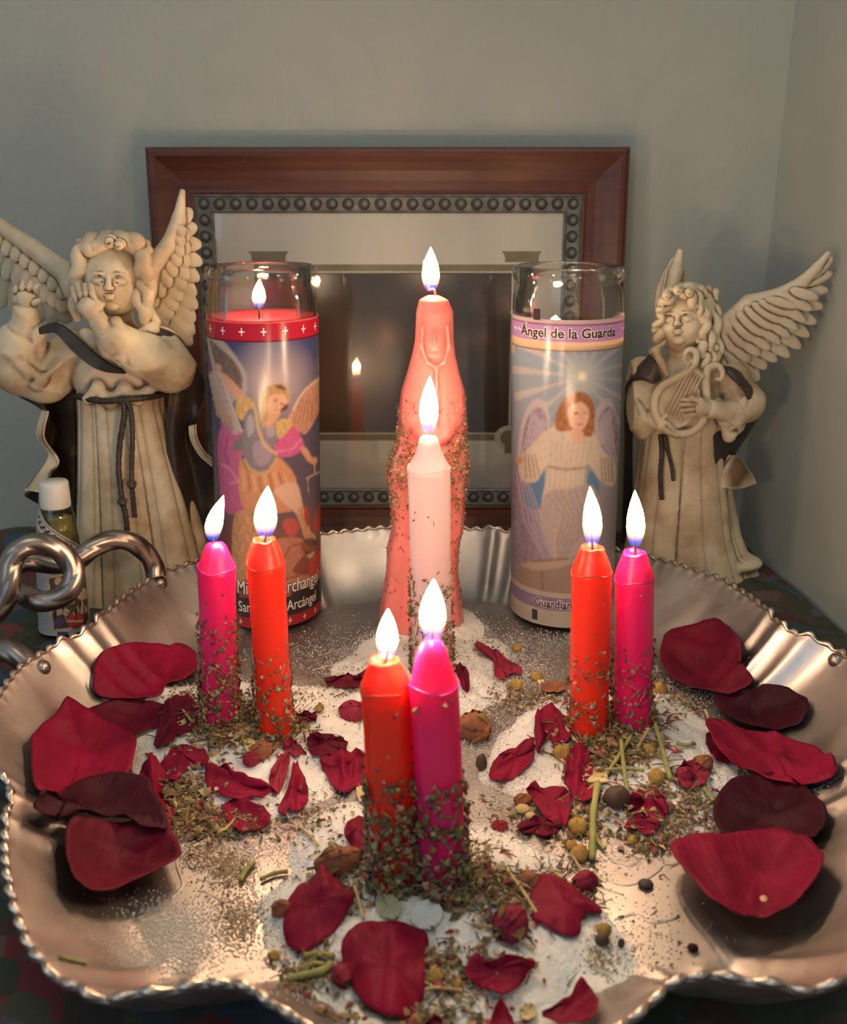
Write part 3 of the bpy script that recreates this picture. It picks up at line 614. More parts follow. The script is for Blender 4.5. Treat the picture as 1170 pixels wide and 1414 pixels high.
# ================================================================== printed labels
def inpoly(px, py, P):
    P = np.asarray(P, float); r = np.zeros(px.shape, bool); j = len(P) - 1
    for i in range(len(P)):
        xi, yi = P[i]; xj, yj = P[j]
        if yi != yj: r ^= ((yi > py) != (yj > py)) & (px < (xj - xi) * (py - yi) / (yj - yi) + xi)
        j = i
    return r
class Paint:
    def __init__(s, u, v, base): s.u, s.v = u, v; s.C = np.broadcast_to(np.array(base, float), u.shape + (3,)).copy()
    def blur(s, n=2):
        for _ in range(n):
            P_ = np.pad(s.C, ((1, 1), (1, 1), (0, 0)), mode='edge'); s.C = (P_[:-2, 1:-1] + P_[2:, 1:-1] + P_[1:-1, :-2] + P_[1:-1, 2:] + 2 * s.C) / 6
    def z(s, x0, y0, sc): s.zx, s.zy, s.sc = x0, y0, sc; s.X = (s.u - x0) * sc; s.Y = (s.v - y0) * sc
    def poly(s, P, c, var=0, sm=True):
        m = inpoly(s.X, s.Y, spline(P, 4, True) if sm else P)
        cc = np.array(c) * (1 + var * (np.sin(s.X[m] * .17 + 3 * np.sin(s.Y[m] * .043)) * np.sin(s.Y[m] * .13 + 2 * np.sin(s.X[m] * .061)))[:, None]) if var else np.array(c); s.C[m] = cc
    def line(s, P, w, c):
        P = np.array(P, float)
        for a, b in zip(P[:-1], P[1:]):
            d = b - a; t_ = np.clip(((s.X - a[0]) * d[0] + (s.Y - a[1]) * d[1]) / (d @ d), 0, 1); s.C[np.hypot(s.X - a[0] - t_ * d[0], s.Y - a[1] - t_ * d[1]) < w] = c
    def disc(s, x, y, r, c, soft=0):
        d = np.hypot(s.X - x, s.Y - y) / r
        if soft: k_ = np.clip(1 - d, 0, 1)[..., None] * soft; s.C = s.C * (1 - k_) + np.array(c) * k_
        else: s.C[d < 1] = c
def wrap(c, lean, r, z0, z1, half=2.0, step=.045, rz=None):
    """grid on a jar: front part; returns points, arc s, height z"""
    a = np.linspace(-half, half, int(2 * half * r / step)); z = np.linspace(z0, z1, int((z1 - z0) / step)); A, Z = np.meshgrid(a, z, indexing='ij')
    rr_ = r if rz is None else rz(Z) + .03
    G = np.stack([c[0] + rr_ * np.sin(A) + lean * Z, c[1] - rr_ * np.cos(A), Z], -1); return G, A * r, Z
def text_on(name, txt, parent, c, lean, r, s0, s1, zb, hgt, m, off=0, lift=.02):
    cu = bpy.data.curves.new('t', 'FONT'); cu.body = txt; cu.size = 1; cu.resolution_u = 3; cu.offset = off; o = bpy.data.objects.new('t', cu); COL.objects.link(o)
    dg = bpy.context.evaluated_depsgraph_get(); me = bpy.data.meshes.new_from_object(o.evaluated_get(dg)); V = np.array([v.co[:] for v in me.vertices]); F = [tuple(p.vertices) for p in me.polygons]
    bpy.data.objects.remove(o); bpy.data.curves.remove(cu)
    w0, w1 = V[:, 0].min() + off, V[:, 0].max() - off; s_ = s0 + (V[:, 0] - w0) / (w1 - w0) * (s1 - s0); z = zb + V[:, 1] * hgt / .7; a = s_ / r; q = r + lift
    P = np.stack([c[0] + q * np.sin(a) + lean * z, c[1] - q * np.cos(a), z], -1); return mesh(name, P, F, m, parent, smooth=False)
M['ink_w'] = simple('white_ink', (.85, .80, .74), .4); M['ink_k'] = simple('black_ink', (.02, .012, .015), .4); M['ink_p'] = simple('pale_rose_ink', (.88, .72, .74), .4)
def jar(name, label, cb, ct):
    root = thing(name, (cb, 52.6, 0.02), label, 'candle'); lean = (ct - cb) / 19.8; c = (cb, 52.6)
    o_ = [(.001, .02), (2.3, .02), (2.75, .1), (2.93, .4), (2.93, 17.6), (2.92, 18.1), (2.84, 18.6), (2.70, 18.85), (2.70, 18.98), (2.84, 19.08), (2.92, 19.28), (2.92, 19.55), (2.84, 19.76), (2.72, 19.82), (2.60, 19.74), (2.55, 19.4), (2.56, 18.9), (2.74, 18.1), (2.77, 17.4), (2.77, .9), (2.5, .7), (.001, .7)]
    V, F = lathe_vf(o_, c, 72, (lean, 0)); mesh('glass_jar', V, F, M['glass'], root); return root, c, lean
def disc_wax(root, c, lean, r, z0, z1, m):
    V, F = lathe_vf([(.001, z0), (r, z0), (r, z1 + .12), (r - .12, z1 + .03), (r - .4, z1), (r * .5, z1 - .05), (.001, z1 - .08)], c, 60, (lean, 0)); mesh('wax_fill', V, F, m, root)
# left jar
J1, c1, l1 = jar('jar_candle', 'tall glass jar candle printed with a winged warrior, red wax', -8.97, -8.5)
disc_wax(J1, c1, l1, 2.72, .75, 17.15, M['jar_red'])
G, S_, Z_ = wrap(c1, l1, 2.96, .35, 17.25); u_, v_ = pix(G); p = Paint(u_, v_, (.10, .11, .26))
t_ = np.clip((16 - Z_) / 9, 0, 1)[..., None]; p.C = np.array((.085, .10, .27)) * (1 - t_) + np.array((.20, .16, .19)) * t_
p.z(270, 440, 5.89); p.disc(620, 520, 420, (.80, .66, .66), .9); p.disc(600, 250, 200, (.42, .40, .55), .6)
p.poly([(85, 20), (180, 130), (270, 230), (360, 350), (415, 460), (415, 620), (380, 640), (300, 700), (380, 920), (330, 950), (250, 880), (190, 780), (170, 640), (150, 480), (120, 330), (90, 150)], (.60, .52, .53))
p.poly([(120, 170), (200, 240), (310, 340), (378, 470), (370, 590), (330, 560), (210, 440), (150, 330)], (.25, .19, .18), .35)
for i in range(8): p.disc(150 + i * 12 + (i > 5) * 30, 470 + i * 58, 46, (.66 - i * .02, .58 - i * .03, .56 - i * .04)); p.line([(130 + i * 12, 500 + i * 58), (215 + i * 14, 505 + i * 56)], 5, (.36, .28, .27))
p.poly([(150, 400), (200, 425), (290, 490), (390, 610), (350, 670), (290, 600), (200, 470)], (.80, .50, .36)); p.disc(178, 400, 34, (.78, .48, .34))
p.poly([(1030, 470), (900, 560), (840, 640), (790, 740), (755, 800), (800, 880), (880, 940), (930, 900), (970, 830), (1015, 720)], (.66, .38, .28), .22)
for i in range(5): p.line([(860 + i * 22, 640 + i * 10), (800 + i * 36, 860 - i * 10)], 4, (.46, .24, .17))
p.line([(1010, 490), (905, 565), (845, 645), (795, 740)], 9, (.80, .66, .60))
p.poly([(230, 850), (320, 950), (400, 900), (390, 1100), (350, 1150), (400, 1300), (410, 1560), (230, 1560), (190, 1250), (180, 1000)], (.66, .20, .42), .12)
p.line([(210, 1180), (290, 1230), (350, 1330), (280, 1340)], 7, (.82, .42, .62)); p.line([(260, 950), (240, 1100), (270, 1180)], 7, (.48, .12, .32))
p.poly([(300, 1050), (390, 930), (400, 1060)], (.28, .27, .30))
p.poly([(360, 1130), (420, 1230), (500, 1260), (600, 1240), (660, 1120), (800, 1260), (830, 1420), (800, 1560), (400, 1560)], (.76, .40, .24), .1)
for i in range(9): p.line([(385 + i * 42, 1250 + 14 * sin(i)), (400 + i * 46, 1400)], 6, (.46, .20, .12) if i % 2 else (.86, .62, .36))
p.poly([(400, 790), (450, 740), (500, 740), (560, 860), (640, 840), (680, 920), (640, 1060), (650, 1150), (600, 1220), (500, 1250), (420, 1200), (385, 1080), (390, 900)], (.33, .29, .35), .12)
p.poly([(420, 820), (460, 780), (480, 900), (430, 960)], (.55, .52, .58)); p.poly([(480, 1000), (600, 1020), (610, 1150), (520, 1200), (470, 1120)], (.46, .40, .50)); p.poly([(580, 880), (640, 870), (640, 950), (590, 960)], (.52, .46, .54))
p.line([(400, 1150), (440, 1225), (520, 1262), (600, 1240), (655, 1150)], 12, (.72, .52, .26))
p.poly([(590, 740), (690, 750), (650, 840), (580, 880)], (.80, .48, .33)); p.poly([(595, 640), (660, 590), (745, 600), (748, 690), (700, 755), (640, 775), (595, 745)], (.88, .58, .42))
p.poly([(520, 640), (560, 570), (640, 535), (720, 540), (768, 610), (755, 690), (725, 625), (650, 610), (605, 640), (590, 700), (585, 850), (545, 880), (530, 730)], (.62, .40, .20), .3); p.poly([(640, 545), (700, 540), (740, 580), (690, 575)], (.22, .12, .07)); p.poly([(745, 690), (750, 730), (700, 760), (690, 740)], (.20, .10, .06))
p.line([(640, 668), (662, 672)], 6, (.20, .10, .07)); p.line([(695, 690), (712, 700)], 6, (.20, .10, .07)); p.line([(635, 650), (668, 655)], 3, (.4, .22, .12)); p.line([(668, 700), (655, 722)], 3, (.66, .36, .25)); p.line([(640, 742), (668, 746)], 4, (.66, .22, .18))
for P_ in ([(350, 640), (450, 650), (490, 720), (430, 740), (380, 830), (325, 750)], [(660, 830), (760, 815), (795, 865), (740, 930), (680, 985), (655, 900)]): p.poly(P_, (.74, .54, .25), .3)
p.poly([(740, 930), (800, 870), (860, 960), (885, 1050), (800, 1110), (680, 1125), (640, 1040)], (.76, .17, .42), .12); p.line([(660, 1080), (790, 1060), (860, 980)], 6, (.88, .42, .62))
p.poly([(850, 1050), (900, 1050), (945, 1120), (985, 1150), (970, 1190), (910, 1155)], (.82, .48, .34)); p.disc(970, 1150, 24, (.82, .5, .36))
p.line([(485, 730), (510, 900), (560, 1030), (660, 1105)], 11, (.78, .58, .30)); p.line([(195, 440), (380, 920)], 6, (.78, .70, .66)); p.line([(965, 1130), (970, 1260)], 5, (.8, .6, .45)); p.line([(905, 1300), (1010, 1245)], 6, (.8, .6, .45)); p.line([(912, 1300), (920, 1414)], 3, (.7, .5, .4))
p.z(270, 640, 5.658)
lowm = np.clip((v_ - 700) / 60, 0, 1)[..., None] * .8; p.C = p.C * (1 - lowm) + np.array((.42, .13, .08)) * lowm
p.poly([(300, 420), (420, 380), (500, 520), (480, 700), (420, 900), (300, 880)], (.72, .42, .24), .3)
p.poly([(620, 200), (780, 150), (830, 280), (850, 420), (900, 540), (850, 570), (790, 400), (680, 300)], (.84, .60, .50)); p.poly([(800, 360), (850, 350), (880, 440), (900, 530), (940, 560), (930, 600), (850, 580), (820, 460)], (.70, .44, .28), .2)
p.poly([(680, 470), (720, 430), (780, 440), (810, 500), (780, 560), (720, 560)], (.70, .16, .13)); p.poly([(860, 330), (890, 380), (880, 500), (850, 420)], (.62, .10, .09)); p.poly([(975, 300), (990, 470), (930, 540), (920, 450)], (.66, .12, .10))
p.poly([(620, 620), (760, 575), (850, 600), (870, 680), (800, 770), (760, 850), (880, 870), (910, 830), (935, 880), (900, 920), (700, 960), (620, 900)], (.66, .30, .20), .18); p.line([(690, 740), (740, 650), (840, 620)], 5, (.36, .12, .08)); p.line([(690, 910), (790, 880), (860, 850)], 5, (.36, .12, .08))
p.disc(885, 650, 60, (.42, .17, .10)); p.poly([(850, 590), (930, 590), (950, 640), (880, 640)], (.22, .12, .08)); p.line([(855, 690), (895, 700)], 7, (.12, .05, .04)); p.poly([(870, 720), (900, 700), (935, 690), (900, 740)], (.7, .6, .5))
p.poly([(900, 760), (960, 690), (1000, 740), (1000, 900), (900, 900)], (.76, .12, .08), .2)
p.blur(3); rb = (Z_ > 16.32); p.C[rb] = (.62, .02, .07); p.C[(Z_ > 16.25) & (Z_ < 16.32)] = (.20, .01, .03); p.C[Z_ > 17.18] = (.7, .2, .22)
p.C[(Z_ < 2.15) & (Z_ > .95)] = (.06, .045, .05); p.C[(Z_ < 2.35) & (Z_ >= 2.15) & (np.sin(S_ * 3 + 1) > -.2)] = (.06, .045, .05); p.C[Z_ <= .95] = (.58, .04, .05)
p.C[np.hypot(S_ - .75, Z_ - .9) < .3] = (.62, .42, .22); p.C[np.hypot(S_ - .75, Z_ - .9) < .19] = (.42, .26, .14)
V, F = shell_vf(G, .012); lab = mesh('label', V, F, M['print_thin'], J1, col=np.tile(p.C.reshape(-1, 3), (2, 1)))
def cross_mark(parent, c, lean, r, s_, z, k_, m):
    mb = MB()
    for w_, h_ in ((.30, .06), (.06, .40)):
        a = [(s_ - w_ / 2 * k_, z - h_ / 2 * k_), (s_ + w_ / 2 * k_, z - h_ / 2 * k_), (s_ + w_ / 2 * k_, z + h_ / 2 * k_), (s_ - w_ / 2 * k_, z + h_ / 2 * k_)]
        mb.add([(c[0] + (r + .015) * sin(q / r) + lean * zz_, c[1] - (r + .015) * cos(q / r), zz_) for q, zz_ in a], [(0, 1, 2, 3)])
    mb.build('printed_cross', m, parent, smooth=False)
for i in range(-4, 5): cross_mark(lab, c1, l1, 2.97, .5 + i * 1.12, 16.76, 1, M['ink_p'])
for i in range(-4, 5):
    if i != 0: cross_mark(lab, c1, l1, 2.97, .6 + i * .95, .66, .8, M['ink_p'])
text_on('lettering', 'St. Michael Archangel', lab, c1, l1, 2.97, -2.35, 3.75, 2.36, .82, M['ink_k'], .035, .015); text_on('lettering', 'St. Michael Archangel', lab, c1, l1, 2.97, -2.35, 3.75, 2.36, .82, M['ink_w'], 0, .03)
text_on('lettering', 'San Miguel Arcángel', lab, c1, l1, 2.97, -1.4, 3.5, 1.3, .62, M['ink_w'], 0, .03)
yj = 52.6; flame(J1, (358, 425), (358, 386), 17, yj - .3); V, F = tube_vf([at(358, 446, yj - .3), at(358, 420, yj - .3)], .05, 8); mesh('wick', V, F, M['wick'], J1)
# right jar
J2, c2, l2 = jar('jar_candle', 'tall glass jar candle printed with a pale blue angel picture, white wax', 8.1, 7.6)
disc_wax(J2, c2, l2, 2.72, .75, 15.9, M['jar_white'])
G, S_, Z_ = wrap(c2, l2, 2.96, .4, 17.35); u_, v_ = pix(G); p = Paint(u_, v_, (.40, .50, .60)); t_ = np.clip((15.8 - Z_) / 12, 0, 1)[..., None]
p.C = np.array((.36, .46, .58)) * (1 - t_) + np.array((.42, .34, .38)) * t_; p.z(690, 340, 2.568)
for i in range(16):
    a = i * 2 * pi / 16 + .1; p.poly([(293 + 26 * cos(a), 462 + 26 * sin(a)), (293 + 250 * cos(a - .06), 462 + 250 * sin(a - .06)), (293 + 250 * cos(a + .06), 462 + 250 * sin(a + .06))], (.58, .55, .56), 0, False)
p.disc(293, 462, 90, (.80, .78, .72), .7)
for i in range(8): a = i * pi / 4; p.poly([(293 + 28 * cos(a), 462 + 28 * sin(a)), (293 + 9 * cos(a + .4), 462 + 9 * sin(a + .4)), (293 + 9 * cos(a - .4), 462 + 9 * sin(a - .4))], (.92, .88, .70), 0, False)
p.disc(293, 462, 12, (.95, .92, .75))
for P_ in ([(62, 790), (72, 660), (95, 580), (130, 540), (165, 560), (178, 640), (130, 700), (80, 760)], [(335, 620), (355, 560), (385, 540), (412, 580), (425, 680), (415, 770), (370, 700)]): p.poly(P_, (.60, .54, .58)); p.poly(np.array(P_) * .8 + np.mean(P_, axis=0) * .2 + [4, 8], (.42, .34, .46), .2)
for i in range(6): p.line([(80 + i * 14, 740 - i * 14), (118 + i * 9, 590 + i * 8)], 2, (.66, .6, .66)); p.line([(410 - i * 9, 740 - i * 14), (390 - i * 7, 580 + i * 8)], 2, (.66, .6, .66))
p.poly([(60, 330 + 440), (90, 850), (130, 980), (215, 1110), (150, 1160), (60, 1150), (45, 1000)], (.38, .31, .42), .15)
p.poly([(88, 860), (150, 790), (160, 850), (140, 930), (100, 920)], (.16, .30, .50)); p.poly([(320, 800), (350, 820), (350, 900), (310, 860)], (.16, .30, .50))
p.poly([(168, 650), (235, 632), (325, 650), (365, 720), (412, 770), (405, 850), (355, 830), (310, 770), (300, 860), (305, 1000), (150, 1000), (168, 790), (130, 835), (78, 830), (70, 755), (130, 690)], (.72, .63, .54), .05)
for i in range(8): p.line([(185 + i * 20, 670 + (i % 2) * 20), (180 + i * 18, 780), (172 + i * 19, 960)], 1.8, (.60, .50, .45))
for i in range(4): p.line([(90 + i * 12, 740), (95 + i * 16, 820)], 2.5, (.46, .36, .30)); p.line([(360 + i * 12, 750), (365 + i * 12, 835)], 2.5, (.46, .36, .34))
p.line([(170, 782), (235, 792), (300, 786)], 5, (.48, .36, .28)); p.disc(70, 760, 13, (.66, .36, .26))
p.poly([(196, 620), (215, 560), (262, 520), (312, 524), (338, 575), (330, 668), (300, 672), (270, 660), (240, 655), (208, 655)], (.46, .20, .09), .25)
p.poly([(245, 575), (290, 552), (318, 585), (310, 630), (285, 655), (258, 645), (244, 610)], (.84, .56, .42)); p.line([(266, 592), (280, 594)], 2.5, (.2, .1, .08)); p.line([(298, 590), (310, 590)], 2.5, (.2, .1, .08)); p.line([(278, 632), (294, 632)], 2.5, (.6, .2, .16)); p.line([(290, 598), (292, 615)], 1.8, (.62, .36, .26)); p.poly([(256, 650), (292, 655), (300, 690), (262, 700)], (.80, .54, .42))
p.poly([(160, 880), (240, 860), (330, 848), (365, 960), (330, 1060), (240, 1110), (190, 1105), (150, 1000)], (.56, .47, .46), .08)
for i in range(6): p.line([(170 + i * 25, 880 - i * 4), (230 + i * 18, 960), (190 + i * 10, 1100)], 2.2, (.42, .33, .35))
for i in range(5): p.line([(60 + i * 12, 800 + i * 12), (90 + i * 16, 980), (160 + i * 12, 1110)], 2.2, (.56, .48, .58))
p.poly([(75, 1130), (150, 1112), (255, 1112), (262, 1232), (75, 1216)], (.44, .32, .27)); p.poly([(75, 1130), (150, 1112), (300, 1112), (150, 1150)], (.58, .46, .38)); p.line([(150, 1150), (152, 1225)], 2.5, (.3, .2, .17)); p.line([(120, 1118), (240, 1108)], 4, (.36, .24, .16)); p.line([(196, 1108), (198, 1020)], 3, (.72, .5, .4)); p.disc(196, 1006, 10, (.85, .7, .45), .8)
p.blur(3); p.C[Z_ > 15.75] = (.74, .58, .42); p.C[(Z_ > 15.75) & (Z_ < 15.85)] = (.42, .26, .2); side = (abs(S_) > 2.86 * 1.43); p.C[(Z_ > 15.3) & (Z_ < 15.75) & (abs(S_) > 3.9)] = (.74, .58, .42)
p.C[Z_ > 16.25] = (.50, .32, .58); p.C[(Z_ > 17.05) & (Z_ < 17.15)] = (.34, .16, .26); p.C[Z_ > 17.15] = (.55, .46, .50)
p.C[Z_ < 2.45] = (.62, .54, .46); p.C[Z_ < 2.15] = (.36, .27, .44); p.C[Z_ < 1.35] = (.66, .59, .50); p.C[(abs(S_ + 1.95) < .18) & (Z_ < 1.25) & (Z_ > .6)] = (.08, .07, .08)
V, F = shell_vf(G, .012); lab2 = mesh('label', V, F, M['print_thin'], J2, col=np.tile(p.C.reshape(-1, 3), (2, 1)))
for s_ in (-3.75, -3.3, 3.45, 3.85): text_on('lettering', '~', lab2, c2, l2, 2.97, s_ - .16, s_ + .16, 16.4, .8, M['ink_p'])
for o_, m_, l_ in ((.075, 'ink_p', .015), (.022, 'ink_k', .03)):
    text_on('lettering', 'Ángel de la Guarda', lab2, c2, l2, 2.97, -3.1, 2.4, 16.45, .48, M[m_], o_, l_); text_on('lettering', 'Guardian Angel', lab2, c2, l2, 2.97, -1.95, 1.6, 1.55, .46, M[m_], o_, l_)
mb = MB(); mb.add([(c2[0] + 2.98 * sin(a) + l2 * z, c2[1] - 2.98 * cos(a), z) for a, z in ((-.76, 17.28), (-.62, 17.28), (-.62, 17.85), (-.76, 17.85))], [(0, 1, 2, 3)]); mb.build('black_print_mark', M['ink_k'], J2, smooth=False)
flame(J2, (800, 484), (800, 452), 18, yj + .1); V, F = tube_vf([at(800, 498, yj), at(800, 478, yj)], .05, 8); mesh('wick', V, F, M['wick'], J2)

# ================================================================== picture frame
FX, FB, FA = -2.27, 65.3, math.atan2(1.9, 26.3)
def FP(x, h, d): return np.array((FX + x, FB + h * sin(FA) - d * cos(FA), ZT + h * cos(FA) + d * sin(FA)))
def fpx(u, v, d=.3):
    s_, f_, q_ = ray(u, v); o_ = FP(0, 0, d); n_ = np.array((0, -cos(FA), sin(FA))); dr = np.array((s_, f_, -q_)); k_ = np.dot(o_ - [0, 0, CAMZ], n_) / np.dot(dr, n_); P_ = np.array((0, 0, CAMZ)) + dr * k_; e = P_ - o_; return e[0], e[1] * sin(FA) + e[2] * cos(FA)
fw, fh_ = 15.35, 26.3
frame = thing('picture_frame', FP(0, 0, 0), 'cherry wood picture frame with grey beaded inner border and cream mat', 'picture frame')
def rails(nm, prof, m, lab_=None):
    """four mitred lengths of one moulding; prof: (inset, depth)"""
    for cs in (((-1, 0), (1, 0)), ((1, 0), (1, 1)), ((1, 1), (-1, 1)), ((-1, 1), (-1, 0))):
        V = []
        for sx, sh in cs:
            for i_, d_ in prof: V.append(FP(sx * (fw - i_), i_ if sh == 0 else fh_ - i_, d_))
        n = len(prof); F = [(i, i + 1, n + i + 1, n + i) for i in range(n - 1)] + [(n - 1, 0, n, 2 * n - 1), tuple(range(n))[::-1], tuple(range(n, 2 * n))]
        o = mesh(nm, V, F, m, frame, smooth=False)
rails('rail', [(0, 0), (0, 1.25), (.1, 1.42), (.3, 1.5), (.55, 1.48), (.9, 1.3), (1.4, 1.08), (2.0, .92), (2.55, .86), (2.72, .9), (2.8, .86), (2.8, 0)], M['wood'])
rails('beaded_strip', [(2.8, .1), (2.8, .80), (2.92, .86), (3.0, .74), (3.75, .62), (3.86, .68), (3.97, .60), (3.97, .1)], M['pewter'])
bm_ = bmesh.new(); bmesh.ops.create_uvsphere(bm_, u_segments=10, v_segments=6, radius=.0024); bmesh.ops.scale(bm_, vec=(1.1, .6, 1), verts=bm_.verts); bme = bpy.data.meshes.new('bead'); bm_.to_mesh(bme); bm_.free(); bme.materials.append(M['pewter']); bme.polygons.foreach_set('use_smooth', [True] * len(bme.polygons))
bm_ = bmesh.new(); bmesh.ops.create_cone(bm_, cap_ends=True, segments=12, radius1=.0040, radius2=.0034, depth=.0006); bmd = bpy.data.meshes.new('hollow'); bm_.to_mesh(bmd); bm_.free(); bmd.materials.append(M['pewter_dark'])
org = np.array(frame['org']); iw, nb = fw - 3.38, 23
bp = [FP(-iw + 2 * iw * i / nb, h, .70) for h in (3.38, fh_ - 3.38) for i in range(nb + 1)] + [FP(sx * iw, 3.38 + (fh_ - 6.76) * i / 19, .70) for sx in (-1, 1) for i in range(1, 19)]
for q in bp:
    for nm, me_, dd_ in (('hollow', bmd, .02), ('bead', bme, .06)):
        o = bpy.data.objects.new(nm, me_); COL.objects.link(o); o.parent = frame; o.location = (q + np.array((.04 if nm == 'bead' else 0, -dd_, 0)) - org) * CM
        if nm == 'hollow': o.rotation_euler = (pi / 2 - FA, 0, 0)
mb = MB()
def fbox(nm, x0, x1, h0, h1, d0, d1, m):
    V = [FP(x, h, d) for x in (x0, x1) for h in (h0, h1) for d in (d0, d1)]; return mesh(nm, V, [(0, 1, 3, 2), (4, 6, 7, 5), (0, 4, 5, 1), (2, 3, 7, 6), (0, 2, 6, 4), (1, 5, 7, 3)], m, frame, smooth=False)
x1, h1 = fpx(707, 377, .2); x0 = fpx(360, 377, .2)[0]; h0 = fpx(600, 597, .2)[1]; I = fw - 3.9; Ih = 3.9
fbox('backing_board', -fw + .3, fw - .3, .3, fh_ - .3, -.02, .06, simple('brown_backing', (.15, .1, .06), .9))
for q in ((-I, I, h1 + .55, fh_ - Ih), (-I, I, Ih, h0 - .55), (-I, x0 - .4, h0 - .55, h1 + .55), (x1 + .4, I, h0 - .55, h1 + .55)): fbox('mat_board', *q, .1, .36, M['mat'])
for q in ((x0 - .4, x1 + .4, h1 + .08, h1 + .55), (x0 - .4, x1 + .4, h0 - .55, h0 - .08), (x0 - .4, x0 - .08, h0 - .08, h1 + .08), (x1 + .08, x1 + .4, h0 - .08, h1 + .08)): fbox('gold_fillet', *q, .1, .30, M['gold'])
for q in ((x0 - .1, x1 + .1, h1, h1 + .12), (x0 - .1, x1 + .1, h0 - .12, h0), (x0 - .12, x0, h0, h1), (x1, x1 + .12, h0, h1)): fbox('white_bevel', *q, .1, .33, M['mat_edge'])
def fpoly(nm, P_, d0, d1, m):
    P_ = [fpx(u, v, d1) for u, v in P_]; n = len(P_); V = [FP(x, h, d1) for x, h in P_] + [FP(x, h, d0) for x, h in P_]; return mesh(nm, V, [tuple(range(n))] + [(i, n + i, n + (i + 1) % n, (i + 1) % n) for i in range(n)], m, frame, smooth=False)
for cx in (371, 721): fpoly('gold_ornament', [(cx - 28, 347), (cx + 28, 347), (cx + 24, 352), (cx + 23, 362), (cx - 23, 362), (cx - 24, 352)], .3, .42, M['gold'])
for cx in (371, 703):
    fpoly('white_bevel', [(cx + 20 * cos(a), 605 + 17 * sin(a)) for a in np.linspace(0, 2 * pi, 22, endpoint=False)], .3, .40, M['mat_edge']); fpoly('gold_ornament', [(cx + 12 * cos(a), 605 + 11 * sin(a)) for a in np.linspace(0, 2 * pi, 18, endpoint=False)], .3, .43, M['gold']); fpoly('gold_ornament', [(cx - 4, 605), (cx + 4, 605), (cx + 7, 626), (cx - 7, 626)], .3, .44, M['gold'])
xs_ = np.linspace(x0, x1, 190); hs_ = np.linspace(h0, h1, 130); G = np.array([[FP(x, h, .2) for h in hs_] for x in xs_]); XX, HH = np.meshgrid(np.linspace(0, 1, 190), np.linspace(0, 1, 130), indexing='ij')
Cc = np.zeros(XX.shape + (3,)) + np.array((.070, .050, .038))
for cx, cy, rx, ry, c_ in ((.28, .28, .26, .42, (.20, .11, .06)), (.44, .42, .16, .30, (.17, .10, .06)), (.50, .60, .07, .12, (.26, .15, .09)), (.70, .50, .20, .22, (.13, .08, .05)), (.84, .60, .10, .10, (.15, .09, .055)), (.33, .62, .14, .2, (.12, .07, .045)), (.86, .82, .06, .16, (.09, .06, .045)), (.62, .2, .3, .2, (.10, .06, .04))):
    k_ = np.exp(-(((XX - cx) / rx) ** 2 + ((HH - cy) / ry) ** 2) * 2.2)[..., None]; Cc = Cc * (1 - k_) + np.array(c_) * 1.3 * k_
V, F = shell_vf(G, .02); mesh('print', V, F, M['print'], frame, col=np.tile(Cc.reshape(-1, 3), (2, 1)))['label'] = 'dark brown old style print with soft warm shapes'
fbox('glass_pane', -I, I, Ih, fh_ - Ih, .50, .56, M['pane'])

# ================================================================== oil bottle
ob = at(92, 884, 50.6); ob[2] = ZT + .02; ot = at(74, 664, 50.6); bl = (ot[0] - ob[0]) / (ot[2] - ob[2]); BT = ot[2]
bot = thing('oil_bottle', ob, 'small clear oil bottle with white cap and printed labels behind the handle', 'bottle')
oc = (ob[0] - bl * ob[2], 50.6)
def br(z): return np.interp(z, [ZT, ZT + .3, 4.4, BT - 2.2, BT - 1.5], [1.2, 1.38, 1.2, .98, .8])
prof = [(.001, ZT + .03), (1.1, ZT + .03)] + [(float(br(z)), z) for z in np.linspace(ZT + .25, BT - 1.5, 14)] + [(.66, BT - 1.35), (.62, BT - .3), (.001, BT - .3)]
mesh('bottle_glass', *lathe_vf(prof, oc, 40, (bl, 0)), M['oilglass'], bot)
pin = [(.001, ZT + .15)] + [(float(br(z)) - .1, z) for z in np.linspace(ZT + .3, BT - 2.0, 10)] + [(.001, BT - 2.0)]
mesh('oil', *lathe_vf(pin, oc, 32, (bl, 0)), simple('yellow_oil', (.52, .48, .20), .15, Transmission_Weight=.5), bot)
cp = [(.001, BT - 1.45), (.80, BT - 1.45), (.81, BT - 1.35), (.76, BT - .15), (.70, BT - .02), (.001, BT)]
V, F = lathe_vf(cp, oc, 48, (bl, 0)); mesh('cap', V, F, simple('white_plastic', (.72, .70, .64), .45), bot)
G, S_, Z_ = wrap(oc, bl, 1.4, ZT + .35, 4.6, 1.9, .04, br); u_, v_ = pix(G); p = Paint(u_, v_, (.50, .53, .56)); p.z(40, 650, 5.89)
p.poly([(150, 860), (470, 800), (500, 1200), (470, 1270), (195, 1310)], (.55, .48, .38), 0, False)
p.poly([(165, 880), (460, 820), (485, 1195), (460, 1255), (205, 1290)], (.12, .07, .06), .4, False)
for x, y, rx, c_ in ((300, 930, 50, (.6, .48, .38)), (410, 900, 40, (.35, .10, .08)), (240, 900, 34, (.5, .4, .3)), (430, 1000, 50, (.55, .42, .34)), (350, 1080, 60, (.08, .09, .08)), (365, 1070, 16, (.55, .15, .12)), (280, 1010, 50, (.55, .45, .36)), (240, 1230, 40, (.12, .10, .22)), (380, 1220, 66, (.45, .07, .06)), (300, 1150, 30, (.6, .5, .4)), (440, 1130, 34, (.5, .4, .32)), (250, 1150, 22, (.55, .45, .36))): p.disc(x, y, rx, c_)
for i in range(16): p.line([(190 + i * 17, 1100 + 60 * sin(i * 2.1)), (200 + i * 17, 1140 + 70 * sin(i * 1.3))], 5, (.06, .04, .04) if i % 2 else (.58, .5, .4))
